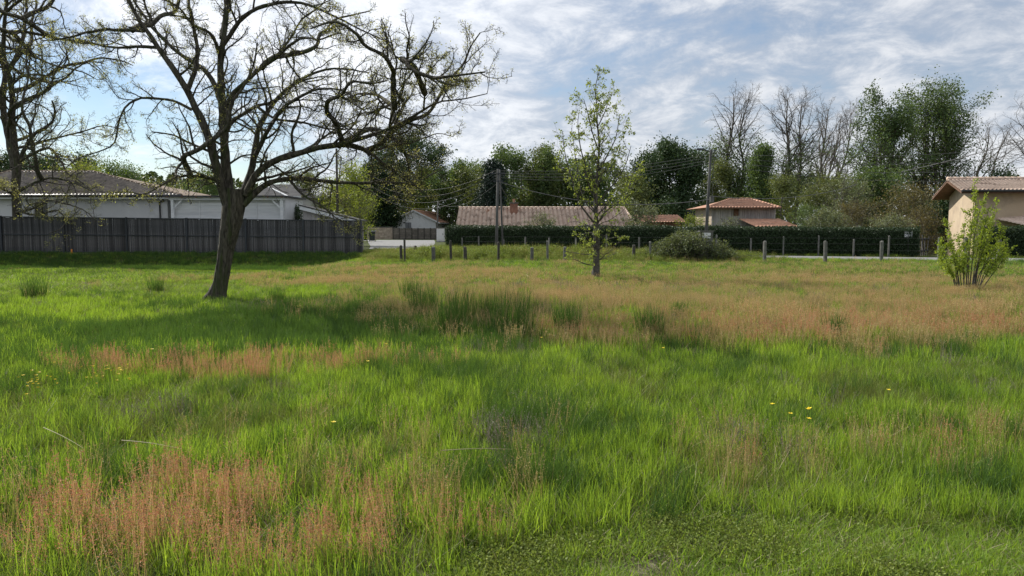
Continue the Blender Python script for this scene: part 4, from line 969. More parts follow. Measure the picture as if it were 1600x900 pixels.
def lampx(r, org, p):
    b = MB(); b.cyl(p+Vector((0, 0, -.12)), p+Vector((-.45, 0, .02)), .035); b.cyl(p+Vector((0, 0, -.1)), p+Vector((.35, 0, -.02)), .03); b.build('crossarm', M['dark_metal'], r, org)
    b = MB(); b.add([p+Vector(v) for v in ((-.85, -.09, .0), (-.45, -.09, -.03), (-.45, .09, -.03), (-.85, .09, .0), (-.82, -.06, .09), (-.45, -.06, .08), (-.45, .06, .08), (-.82, .06, .09))], [(0, 1, 2, 3), (4, 5, 6, 7), (0, 1, 5, 4), (1, 2, 6, 5), (2, 3, 7, 6), (3, 0, 4, 7)]); b.build('lamp_head', M['dark_metal'], r, org)
    z = Z(312, 44); b = MB(); b.box((p.x+.06, 43.75, z), (.11, .09, .17)); b.build('junction_box', M['concrete'], r, org)
    b = MB(); b.cyl((p.x+.10, 43.86, z+.1), (p.x+.14, 43.88, p.z-.5), .014); b.build('conduit', M['pole'], r, org)
    insul(r, org, p+Vector((0, -.12, -.1)), (1, 0, 0), 3)
PT2 = pole_obj('utility_pole', 1108, 1102.5, 44, 234, .115, .07, M['pole'], 'leaning grey utility pole with a street lamp arm beside the bramble bush', 'utility pole', lampx)
PT3 = pole_obj('utility_pole', 528, 528, 57, 232, .12, .08, M['post_dark'], 'dark thin pole rising behind the lean-to shed', 'utility pole', lambda r, o, p: insul(r, o, p, (1, 0, 0), 3))
PT5 = pole_obj('road_pole', 684.5, 683, 90, 314, .11, .08, M['pole'], 'thin grey pole beside the pale utility cabinet', 'pole', lambda r, o, p: insul(r, o, p, (1, 0, 0), 2))
def meter_box():
    D = 35.2; x = X(1103, D); z0 = Z(372, D); z1 = Z(362, D); r = thing('meter_box', (x, D, H(x, D)), 'pale concrete meter box poking out of the bramble bush below the lamp pole', 'meter box')
    o = (x, D, H(x, D)); b = MB(); b.box((x, D, z1/2), (.30, .18, z1/2)); b.build('body', M['concrete'], r, o); b = MB(); b.box((x-.02, D-.19, z1-.18), (.2, .012, .13)); b.build('door', M['sign'], r, o)
    b = MB(); b.box((x, D, z1+.025), (.34, .22, .022)); b.build('lid', M['concrete'], r, o)
meter_box()
def cable(a, b, sag, lab, rad=.010, group='overhead cables'):
    a, b = Vector(a), Vector(b); n = 22; pts = []
    for i in range(n+1):
        t = i/n; pts.append(a+(b-a)*t-Vector((0, 0, sag*4*t*(1-t))))
    t = TB(); t.tubes(np.array([[tuple(p) for p in pts]]), np.full((1, n+1), rad), 4)
    me = smooth(mesh_np('overhead_cable', t.V[0]-np.array(pts[0]), [t.F[0]])); o = link('overhead_cable', me, M['cable'], None, pts[0]); tag(o, lab, 'cable', group)
up = Vector((0, 0, 1))
for k in range(4): cable(PT1-up*(.12+.16*k)+Vector((-.2, -.1, 0)), PT3-up*(.1+.16*k), 2.0+.28*k, 'slack cable sagging from the twin pole left to the dark thin pole, %s of four' % ('topmost', 'second', 'third', 'lowest')[k])
cable(PT1-up*.85, PT5-up*.2, .9, 'cable running from the twin pole down to the thin road pole')
for k in range(4): cable(PT1-up*(.12+.14*k)+Vector((.2, -.1, 0)), PT2-up*(.25+.16*k), .35+.05*k, 'cable stretched between the twin pole and the lamp pole, %s of four' % ('topmost', 'second', 'third', 'lowest')[k])
cable(PT1-up*.9+Vector((.1, 0, 0)), Vector((X(803, 69), 69.0, Z(319, 69))), .15, 'short pale service cable dropping from the twin pole to the chimney', .02)
cable(PT1-up*.8+Vector((.15, 0, 0)), PT2-up*2.9+Vector((.0, -.2, 0)), .75, 'pale thick cable from below the twin pole top to mid lamp pole', .02)
PT4 = Vector((X(1900, 40), 40, 7.6))
for k in range(4): cable(PT2-up*(.15+.22*k), PT4-up*(.05+.62*k), 1.0+.1*k, 'cable leaving the lamp pole to the right over the beige house, %s of four' % ('topmost', 'second', 'third', 'lowest')[k])
cable(PT2-up*2.7, Vector((X(1420, 52), 60, 5.1)), .55, 'thick dark cable rising right from the middle of the lamp pole', .02)
cable(Vector((X(1405, 60), 60, 6.1)), Vector((X(1700, 40), 38, 7.7)), .25, 'thick cable climbing to the right edge above the beige house', .025)

# street sign
def sign():
    D = 41.4; x = X(1420, D); g = H(x, D); o = (x, D, g); zc = Z(366.3, D)
    r = thing('street_sign', o, 'small white sign plate on a grey post before the right end of the hedge', 'sign')
    b = MB(); b.cyl((x+.03, D+.04, g-.1), (x+.0, D+.04, zc), .045, n=10); b.build('post', M['pole'], r, o)
    b = MB(); b.box((x, D-.01, zc), (.215, .01, .145)); p = b.build('plate', M['sign'], r, o)
    b = MB(); 
    for dx in (-.165, .165): b.box((x+dx, D-.0225, zc), (.006, .002, .10))
    for dz in (-.10, .10): b.box((x, D-.0225, zc+dz), (.171, .002, .006))
    b.build('border', M['sign_text'], p, o)
    # the blurred line of printing: short strokes of uneven height
    b = MB()
    for k, (dx, w, h_) in enumerate(((-.125, .012, .045), (-.095, .018, .03), (-.06, .010, .05), (-.03, .020, .035), (.005, .012, .05), (.04, .018, .03), (.075, .012, .045), (.11, .016, .035))): b.box((x+dx, D-.0225, zc+(.008 if k % 2 else -.004)), (w*.8, .002, h_))
    b.build('lettering', M['sign_text'], p, o)
sign()

# ------------------------------------------------------------------ hedge and its wire fence
def hedge(name, p0, p1, top0, top1, th, n, label, seed, leaf='lf_hedge', g0=0.0, cat='hedge', ls=.10):
    rng = np.random.RandomState(seed); p0 = np.array(p0); p1 = np.array(p1); d = p1-p0; L = np.hypot(*d); d = d/L; q = np.array([-d[1], d[0]])
    if q[1] < 0: q = -q
    root = thing(name, (p0[0], p0[1], g0), label, cat)
    nx = int(L/.35); prof = [(0, 0), (0, .5), (0, .92), (.12, 1), (.5, 1.0), (.88, 1), (1, .92), (1, 0)]
    V = []; s = np.linspace(0, 1, nx)
    for k in s:
        tp = top0+(top1-top0)*k+.05*float(vn(k*L*.7, seed)-.5)*2
        for (a, b) in prof:
            w = a*th+.10*float(vn(k*L*1.1+a*7, b*5+seed)-.5); c = p0+d*L*k+q*(w+.07)
            V.append((c[0], c[1], g0+(tp-.07-g0)*b))
    m = len(prof); idx = np.arange(nx*m).reshape(nx, m)
    F = np.stack([idx[:-1, :-1], idx[:-1, 1:], idx[1:, 1:], idx[1:, :-1]], -1).reshape(-1, 4)
    me = mesh_np('hedge_mass', np.array(V)-np.array(root.location), [F, [[int(i) for i in idx[0]]], [[int(i) for i in idx[-1]]]])
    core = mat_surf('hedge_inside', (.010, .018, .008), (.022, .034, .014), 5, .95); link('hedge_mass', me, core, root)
    k = rng.rand(n); b = rng.rand(n); side = rng.rand(n)
    tp = top0+(top1-top0)*k+.05*(vn(k*L*.7, seed+0*k)-.5)*2
    a = np.where(side < .68, rng.randn(n)*.045-.01, rng.rand(n)); h = np.where(side < .68, b, 1.0+rng.randn(n)*.018)
    endc = side > .96; k = np.where(endc, np.where(rng.rand(n) < .5, -.002, 1.002), k); h = np.where(endc, rng.rand(n), h); a = np.where(endc, rng.rand(n), a)
    c = p0+d*(L*k)[:, None]+q*(a*th)[:, None]; z = g0+(tp-g0)*h
    t = TB(); t.add(*leaf_quads(rng, np.stack([c[:, 0], c[:, 1], z], 1), ls, .6)); t.build('foliage', M[leaf], root, 'stuff', False)
HA = (X(697, 50), 50.0); HB = (X(1436, 41.2), 41.2)
hedge('hedge', HA, HB, Z(353.5, 50), Z(357, 41.2), 1.3, 60000, 'long clipped dark green hedge across the far side of the road', 41, ls=.085)
hedge('hedge', (X(1532, 41), 41.0), (X(1900, 36), 36.0), 1.60, 1.65, 1.0, 9000, 'dark ivy covered hedge below the beige house at the right edge', 42, ls=.11)
def hedge_posts():
    r = thing('wire_fence', (HA[0], 49, 0), 'concrete post and wire fence standing along the foot of the long hedge', 'fence'); o = (HA[0], 49, 0)
    P_ = []
    for px in (722, 748, 787, 821, 858, 900, 948, 999, 1060, 1120, 1174, 1225, 1280, 1335, 1390, 1468):
        # the line of posts keeps 0.7 m in front of the hedge
        lo, hi = 35., 55.
        for _ in range(40):
            D = (lo+hi)/2; x = X(px, D)
            if D > float(hedge_y(x))-.75: hi = D
            else: lo = D
        P_.append((x, D))
    for i, (x, D) in enumerate(P_):
        h = 1.05+.12*math.sin(i*2.3)-(.12 if i < 5 else 0); b = MB(); b.box((x, D, h/2-.1), (.04, .04, h/2+.1), rz=.1*i); b.add([(x-.04, D-.04, h+.002), (x+.04, D-.04, h+.002), (x+.04, D+.04, h+.002), (x-.04, D+.04, h+.002), (x, D, h+.06)], [(0, 1, 4), (1, 2, 4), (2, 3, 4), (3, 0, 4)]); b.build('post', M['concrete'], r, o)
    for z in (.35, .7, 1.02):
        b = MB()
        for (a, c) in zip(P_[:-1], P_[1:]): b.cyl((a[0], a[1]-.06, z), (c[0], c[1]-.06, z+.01), .003, n=4)
        b.build('wire', M['cable'], r, o)
hedge_posts()
def picket():
    D = 42.3; r = thing('paling_gate', (X(1436, D), D, 0), 'old grey wooden paling gate between the hedge and the beige house', 'gate'); o = (X(1436, D), D, 0); rng = random.Random(3)
    for i, px in enumerate(range(1435, 1452, 3)):
        x = X(px, D); b = MB(); b.beam((x, D, 0), (x+rng.uniform(-.09, .09), D, 1.15+rng.uniform(-.12, .1)), .05, .025); b.build('pale', M['slat'], r, o)
    for z in (.3, .95):
        b = MB(); b.beam((X(1434, D), D+.04, z), (X(1453, D), D+.04, z+.03), .04, .07); b.build('rail', M['slat'], r, o)
picket()

# field posts
def field_posts():
    def post_mesh(h, w, k, mat):
        rng = random.Random(k); b = MB(); n = 8; V = []; rings = 5
        for j in range(rings):
            z = -.2+(h+.2)*j/(rings-1)
            for i in range(n):
                a = 2*math.pi*i/n+.39; rr = w*(1.12 if i % 2 == 0 else .98)*(1+rng.uniform(-.05, .05)); V.append((rr*math.cos(a), rr*math.sin(a), z+(rng.uniform(-.03, .02) if j == rings-1 else 0)))
        V.append((0, 0, h+.035)); F = [(j*n+i, j*n+(i+1) % n, (j+1)*n+(i+1) % n, (j+1)*n+i) for j in range(rings-1) for i in range(n)]+[((rings-1)*n+i, (rings-1)*n+(i+1) % n, rings*n) for i in range(n)]
        me = bpy.data.meshes.new('field_post'); me.from_pydata(V, [], F); me.materials.append(mat); return me
    T = [(626.5, 384, 33.8, .06, 'd', 'short dark post left of the tall one near the road entrance'), (632, 375, 33.6, .05, 'd', 'tallest dark post of the pair near the road entrance'),
         (645, 384, 38.5, .08, 'd', 'short slanted dark stump just right of the paired posts'), (677, 386, 34.2, .085, 'c', 'thick grey post standing in weeds left of the hedge end'),
         (704.5, 376, 34.0, .05, 'd', 'thin tall dark post in front of the left end of the hedge'), (727, 386, 34.0, .075, 'd', 'short thick dark post right of the thin tall one'),
         (778.5, 379, 33.6, .06, 'd', 'dark post standing in line with the twin utility pole'), (831, 387, 33.6, .068, 'c', 'short grey post with a broken top between two taller posts'),
         (856, 377, 33.4, .052, 'c', 'tall narrow grey post left of the young meadow tree'), (882.5, 386, 33.4, .07, 'c', 'stout grey post nearest to the left of the young meadow tree'),
         (990.5, 383, 35, .075, 'd', 'dark stubby post right of the young meadow tree'), (1017, 378, 35, .05, 'c', 'narrow grey post at the left side of the bramble bush'),
         (1196, 377, 34, .072, 'c', 'lone pale concrete post right of the bramble bush'), (1291, 377, 33.6, .075, 'c', 'concrete post in the middle of the right field edge'),
         (1379, 377, 34, .075, 'c', 'pale concrete post left of the street sign'), (1511, 371, 34, .075, 'c', 'concrete post hidden behind the bright green bush'), (1562, 374, 34, .075, 'c', 'concrete post just right of the bright green bush')]
    for i, (px, top, D, w, m, lab) in enumerate(T):
        x = X(px, D); g = H(x, D); h = Z(top, D)-g; me = post_mesh(h, w, i, M['post_dark'] if m == 'd' else M['concrete'])
        o = link('field_post', me, None, None, (x, D, g)); o.rotation_euler = (random.uniform(-.03, .03), random.uniform(-.03, .03) if px != 645 else .28, random.uniform(0, 1.5)); tag(o, lab, 'post', 'old posts along the field edge')
field_posts()

# ------------------------------------------------------------------ bushes in the meadow
def stem_bush(name, label, D, base, stems, seed, leafm, nleaf, ls, side_n=7, side_l=.22, sig=.03, r0=.02, tmin=.25, bark='bark_young'):
    rng = np.random.RandomState(seed); x0 = X((base[0]+base[1])/2, D); root = thing(name, (x0, D, H(x0, D)), label, 'bush')
    LP = []
    for i, (tx, ty, dd) in enumerate(stems):
        bx = base[0]+(base[1]-base[0])*((tx-min(s[0] for s in stems))/(max(s[0] for s in stems)-min(s[0] for s in stems)+1e-6)); Db = D+rng.uniform(-.15, .15)
        a = np.array(P(bx, 450, Db)); a[2] = H(a[0], Db)-.05; c = np.array(P(tx, ty, D+dd)); m1 = a+(c-a)*np.array([.30, .3, .4]); m2 = a+(c-a)*np.array([.68, .68, .74])
        LP.append(resample([a, m1+rng.randn(3)*.03, m2+rng.randn(3)*.03, c], 22))
    LP = np.array(LP); LR = np.tile(np.linspace(r0, .004, 22), (len(LP), 1))
    for L, R in zip(LP, LR): t = TB(); t.tubes(L[None], R[None], 6); t.build('stem', M[bark], root)
    A, AR, _ = spawn(rng, LP, LR, side_n, tmin, 1, lambda t, pl, g: side_l*(1.25-.6*t)*(.4+g.rand(len(t))), (20, 60), 7, .12, (0, 0, .08), .5, .003, .4)
    t = TB(); t.tubes(A, AR, 3); t.build('twigs', M[bark], root, 'stuff')
    p1 = at_twigs(rng, A, int(nleaf*.75), sig, .1); p2 = at_twigs(rng, LP, nleaf-len(p1), sig, tmin+.05)
    t = TB(); t.add(*leaf_quads(rng, np.concatenate([p1, p2]), ls, .5, .1)); t.build('foliage', M[leafm], root, 'stuff', False); return root
ST = [(1476,340,.1),(1482,372,-.3),(1470,395,.2),(1465,378,-.1),(1490,392,.4),(1498,372,-.2),(1507,350,.3),(1515,330,-.1),(1523,284,.0),(1526,300,.15),(1530,330,-.3),(1540,305,.2),(1545,325,-.2),(1556,318,.3),(1552,345,-.4),(1566,352,.1),(1573,372,-.2),(1580,388,.2),(1568,395,-.5),(1548,370,.5),(1505,398,-.6),(1535,360,.6),(1478,405,-.3),(1560,380,.4)]
stem_bush('leafy_bush', 'bright green many-stemmed bush with a tall central shoot, right side of the meadow', 18.6, (1494, 1530), ST, 61, 'lf_bush', 9000, .052, 12, .28, .022, .015, .36)
def bramble():
    rng = np.random.RandomState(8); D = 35.4; x0 = X(1078, D); root = thing('bramble_bush', (x0, D, H(x0, D)), 'wide arching bramble bush around the foot of the lamp pole', 'bush')
    n = 340; a = rng.rand(n)*2*np.pi; R = 1.75; base = np.stack([x0+rng.randn(n)*.75, D+rng.randn(n)*.45, np.zeros(n)], 1); out = np.stack([np.cos(a)*R*(.4+.75*rng.rand(n)), np.sin(a)*.9, np.zeros(n)], 1)
    ht = (.55+.75*rng.rand(n)); k = 12; t = np.linspace(0, 1, k)
    Pn = base[:, None]+out[:, None]*t[None, :, None]; Pn[..., 2] = ht[:, None]*np.sin(t*np.pi*.82)[None]*np.exp(-((base[:, 0]+out[:, 0]*.5-x0)/1.9)**2)[:, None]*1.12; Pn += np.cumsum(rng.randn(n, k, 3)*.02, 1)
    Rn = np.tile(np.linspace(.009, .003, k), (n, 1)); tb = TB(); tb.tubes(Pn, Rn, 3); tb.build('canes', M['bark_young'], root, 'stuff')
    pos = at_twigs(rng, Pn, 17000, .05, .1); tb = TB(); tb.add(*leaf_quads(rng, pos, .075, .65)); tb.build('foliage', M['lf_bramble'], root, 'stuff', False)
bramble()
# ------------------------------------------------------------------ grasses, sorrel, clover: scattered clumps
def blades(rng, n, rad, h, w, lean=.25, bend=.35, segs=3, hv=.35, tipw=.15):
    a = rng.rand(n)*2*np.pi; r = rad*np.sqrt(rng.rand(n)); b = np.stack([r*np.cos(a), r*np.sin(a), np.zeros(n)-.02], 1)
    hh = h*(1-hv+hv*1.6*rng.rand(n)); az = rng.rand(n)*2*np.pi; d = np.stack([np.cos(az), np.sin(az), np.zeros(n)], 1)
    fa = rng.rand(n)*np.pi; s = np.stack([np.cos(fa), np.sin(fa), np.zeros(n)], 1); le = lean*rng.rand(n); be = bend*rng.rand(n)**2
    V = []
    for j in range(segs+1):
        t = j/segs; c = b+d*(hh*(le*t+be*t*t))[:, None]; c[:, 2] += hh*t*(1-.35*be*t)
        ww = (w*(.75+.5*rng.rand(n))*(1-(1-tipw)*t**1.5)/2 if j else w*.8/2*np.ones(n))[:, None]
        V += [c-s*ww, c+s*ww]
    V = np.stack(V, 1); m = 2*(segs+1); base = (np.arange(n)*m)[:, None]; F = np.concatenate([base+np.array([2*j, 2*j+1, 2*j+3, 2*j+2]) for j in range(segs)])
    return V.reshape(-1, 3), F
def seedheads(rng, n, rad, h, w, bead, nb, frac=.5, spread=.03, lean=.18):
    """thin stems with a loose panicle of tiny seeds"""
    a = rng.rand(n)*2*np.pi; r = rad*np.sqrt(rng.rand(n)); b = np.stack([r*np.cos(a), r*np.sin(a), np.zeros(n)-.02], 1); hh = h*(.65+.5*rng.rand(n)); d = rng.randn(n, 3)*lean; d[:, 2] = 1
    top = b+d*hh[:, None]; s = nrm(rng.randn(n, 3)*np.array([1, 1, 0]))*w/2
    V1 = np.stack([b-s, b+s, top+s*.6, top-s*.6], 1).reshape(-1, 3); F1 = np.arange(4*n).reshape(n, 4)
    t = 1-frac*rng.rand(n, nb)**1.3; p = b[:, None]+(top-b)[:, None]*t[..., None]+rng.randn(n, nb, 3)*(spread*(1.25-t)*1.6)[..., None]
    V2, F2 = leaf_quads(rng, p.reshape(-1, 3), bead, .6); return (V1, F1), (V2, F2)
def join(parts):
    V = []; F = []; n = 0; mi = []
    for (v, f, m) in parts: V.append(v); F.append(f+n); n += len(v); mi.append(np.full(len(f), m, np.int32))
    return np.concatenate(V), np.concatenate(F), np.concatenate(mi)
G = {}
G['green'] = mat_leaf('grass_bright_green', (.13, .235, .030), (.245, .345, .062), .52, (1.4, 1.32, .55), scale=.8, spec=.25, dark=.55)
G['deep'] = mat_leaf('grass_deep_green', (.050, .105, .028), (.100, .170, .042), .38, (1.3, 1.3, .6), scale=.8, spec=.15)
G['olive'] = mat_leaf('grass_olive', (.11, .15, .035), (.18, .20, .06), .4, (1.2, 1.15, .7), scale=1, spec=.15)
G['tan'] = mat_leaf('grass_dry_tan', (.30, .235, .10), (.46, .37, .19), .35, (1.2, 1.05, .8), scale=.6, spec=.2)
G['red'] = mat_leaf('sorrel_seed_red', (.40, .17, .11), (.50, .30, .18), .35, (1.3, 1.0, .8), scale=.9, spec=.15)
G['rust'] = mat_leaf('grass_seed_rust', (.44, .30, .14), (.58, .45, .24), .35, (1.2, 1.05, .8), scale=.6, spec=.15)
G['clover'] = mat_leaf('clover_leaf', (.115, .18, .036), (.27, .31, .085), .35, (1.2, 1.2, .6), scale=3, spec=.15, dark=.6)
G['dead'] = mat_leaf('dead_stems_grey', (.13, .11, .085), (.26, .23, .18), .15, (1.1, 1.0, .9), scale=2, spec=.2)
G['straw'] = mat_leaf('straw', (.30, .26, .16), (.44, .38, .25), .2, (1.1, 1.0, .9), scale=2, spec=.2)
def clump(kind, lod, seed):
    rng = np.random.RandomState(seed); sc = (1, 1.7, 2.9)[lod]; n = (46, 40, 34)[lod]; R = (.11, .17, .27)[lod]; sg = (4, 3, 2)[lod]; nb = (16, 12, 8)[lod]; bs = (.009, .015, .027)[lod]
    w = .0070*sc; p = []
    if kind == 'green': p = [(*blades(rng, n, R, .235, w, .22, .45, sg), 0), (*blades(rng, n//3, R, .14, w, .5, .9, sg), 1), (*blades(rng, n//12, R, .22, w*.6, .7, 1.2, sg), 2)]
    elif kind == 'deep': p = [(*blades(rng, int(n*1.1), R, .30, w*.85, .25, .6, sg), 0), (*blades(rng, n//3, R, .15, w, .5, .9, sg), 0)]
    elif kind == 'olive': p = [(*blades(rng, int(n*.8), R, .22, w*.6, .4, .8, sg), 0), (*blades(rng, n//3, R, .13, w*.8, .5, .9, sg), 1)]
    elif kind == 'tan':
        a, b = seedheads(rng, n//2, R*1.1, .40, w*.35, bs*1.05, nb//2, .40, .012); p = [(*blades(rng, n//2, R, .24, w*.55, .4, .6, sg), 2), (*a, 0), (*b, 0)]
    elif kind == 'rust':
        a, b = seedheads(rng, n//2, R*1.2, .36, w*.35, bs, int(nb*.7), .40, .014); p = [(*blades(rng, n//3, R, .20, w*.55, .4, .6, sg), 2), (*a, 0), (*b, 1)]
    elif kind == 'red':
        a, b = seedheads(rng, int(n*.4), R, .34, w*.34, bs*.95, int(nb*1.6), .55, .008, .13); p = [(*blades(rng, n//3, R, .2, w*.8, .3, .6, sg), 2), (*a, 0), (*b, 1)]
    elif kind == 'clover':
        m = n*5; pos = np.stack([rng.randn(m)*R*.7, rng.randn(m)*R*.7, .008+.055*rng.rand(m)**1.5], 1); V, F = leaf_quads(rng, pos, .0105*sc, .8); p = [(V, F, 0), (*blades(rng, n, R, .075, w*.55, .8, 1.0, 2), 1)]
    elif kind == 'turf': p = [(*blades(rng, n, R, .075, w*.7, .9, .9, 2), 0), (*blades(rng, n//4, R, .06, w*.7, 1.2, .9, 2), 1)]
    elif kind == 'under': p = [(*blades(rng, n, R*1.5, .12, w*.9, .7, .9, 2), 0), (*blades(rng, n//3, R*1.5, .13, w*.8, .9, .9, 2), 1), (*blades(rng, n//6, R*1.5, .15, w*.6, 1.4, .9, 2), 2)]
    elif kind == 'dead':
        a, b = seedheads(rng, n//2, R*1.2, .27, w*.5, bs*.9, nb, .6, .022, .3); p = [(*a, 0), (*b, 1), (*blades(rng, n//3, R, .2, w*.6, .9, .9, 2), 0)]
    elif kind == 'dock':
        m = 14+n//4; a_ = rng.rand(m)*6.283; p0 = np.zeros((m, 3)); d = np.stack([np.cos(a_), np.sin(a_), .5+1.3*rng.rand(m)], 1); d = nrm(d); L = (.10+.14*rng.rand(m))[:, None]*(1, 1.1, 1.2)[lod]; q = nrm(np.cross(d, [0, 0, 1.])); up_ = np.array([0, 0, 1.])
        V = np.stack([p0, d*L*.45+q*L*.16, d*L*.8+q*L*.13-up_*L*.05, d*L-up_*L*.16, d*L*.8-q*L*.13-up_*L*.05, d*L*.45-q*L*.16], 1).reshape(-1, 3); b6 = (np.arange(m)*6)[:, None]; p = [(V, np.concatenate([b6+np.array([0, 1, 2, 5]), b6+np.array([5, 2, 3, 4])]), 0)]
    elif kind == 'straw': p = [(*blades(rng, n//2, R, .10, w*.6, 1.8, 1.2, 2), 0)]
    elif kind == 'weed':
        m = n*4; k = rng.rand(m); pos = np.stack([rng.randn(m)*R*.55, rng.randn(m)*R*.55, .04+.7*k], 1); V, F = leaf_quads(rng, pos, .045*sc**.5, .55); p = [(*blades(rng, n, R*1.1, .80, w*.8, .25, .35, 3, .5), 1), (V, F, 0)]
    elif kind == 'tall': p = [(*blades(rng, int(n*1.2), R, .68, w*.75, .3, .5, 3, .45), 0), (*seedheads(rng, n//4, R, .8, w*.3, bs, nb//2, .3, .012)[1], 1)]
    elif kind == 'rush': p = [(*blades(rng, int(n*1.6), R*.8, .72, w*.6, .22, .12, 3, .3, .1), 0)]
    V, F, mi = join(p); me = mesh_np(kind+'_clump', V, [F]); me.polygons.foreach_set('material_index', mi)
    mats = {'green': ('green', 'olive', 'straw'), 'deep': ('deep',), 'olive': ('olive', 'green'), 'tan': ('tan', 'tan', 'olive'), 'rust': ('tan', 'rust', 'olive'), 'red': ('rust', 'red', 'green'), 'clover': ('clover', 'olive'), 'turf': ('green', 'straw'), 'dead': ('dead', 'dead'), 'dock': ('clover',), 'straw': ('straw',), 'under': ('green', 'deep', 'straw'), 'weed': ('clover', 'olive'), 'tall': ('olive', 'tan'), 'rush': ('deep',)}[kind]
    for m in mats: me.materials.append(G[m])
    return me
def scatter(name, x, y, kind, lod, scl, label, seed, nvar=5, zof=0.0):
    if len(x) == 0: return
    rng = np.random.RandomState(seed); n = len(x)
    src = bpy.data.collections.new(name+'_sources')
    for k in range(nvar):
        o = bpy.data.objects.new(kind+'_clump', clump(kind, lod, seed*10+k)); src.objects.link(o)
    me = bpy.data.meshes.new(name); me.vertices.add(n); me.vertices.foreach_set('co', np.stack([x, y, Hn(x, y)+zof], 1).astype(np.float32).ravel())
    a = me.attributes.new('rot', 'FLOAT_VECTOR', 'POINT'); a.data.foreach_set('vector', np.stack([rng.randn(n)*.05, rng.randn(n)*.05, rng.rand(n)*6.283], 1).astype(np.float32).ravel())
    a = me.attributes.new('scl', 'FLOAT', 'POINT'); a.data.foreach_set('value', scl.astype(np.float32))
    a = me.attributes.new('pick', 'INT', 'POINT'); a.data.foreach_set('value', rng.randint(0, nvar, n).astype(np.int32))
    o = link(name, me); tag(o, label, name.replace('_', ' ').split()[-1], kind='stuff')
    ng = bpy.data.node_groups.new(name+'_scatter', 'GeometryNodeTree')
    ng.interface.new_socket('Geometry', in_out='INPUT', socket_type='NodeSocketGeometry'); ng.interface.new_socket('Geometry', in_out='OUTPUT', socket_type='NodeSocketGeometry')
    gi = ng.nodes.new('NodeGroupInput'); go = ng.nodes.new('NodeGroupOutput'); ip = ng.nodes.new('GeometryNodeInstanceOnPoints'); ci = ng.nodes.new('GeometryNodeCollectionInfo')
    ci.inputs['Collection'].default_value = src; ci.inputs['Separate Children'].default_value = True; ci.inputs['Reset Children'].default_value = True
    def attr(nm, ty):
        q = ng.nodes.new('GeometryNodeInputNamedAttribute'); q.data_type = ty; q.inputs['Name'].default_value = nm; return [s for s in q.outputs if s.enabled and s.name == 'Attribute'][0]
    L = ng.links.new; L(gi.outputs[0], ip.inputs['Points']); L(ci.outputs[0], ip.inputs['Instance']); ip.inputs['Pick Instance'].default_value = True
    L(attr('pick', 'INT'), ip.inputs['Instance Index'])
    er = ng.nodes.new('FunctionNodeEulerToRotation'); L(attr('rot', 'FLOAT_VECTOR'), er.inputs[0]); L(er.outputs[0], ip.inputs['Rotation']); L(attr('scl', 'FLOAT'), ip.inputs['Scale']); L(ip.outputs[0], go.inputs[0])
    md = o.modifiers.new('scatter', 'NODES'); md.node_group = ng
LABEL = {'green': 'bright green blades of tall meadow grass', 'deep': 'deep green lush and shade-toned meadow grass', 'olive': 'thin olive grass', 'tan': 'dry tan flowering grass', 'rust': 'rusty orange seeding grass', 'red': 'pinkish red sorrel in seed',
         'clover': 'low clover and small weeds of the mown strip', 'turf': 'short mown turf', 'straw': 'scattered pale straw'}
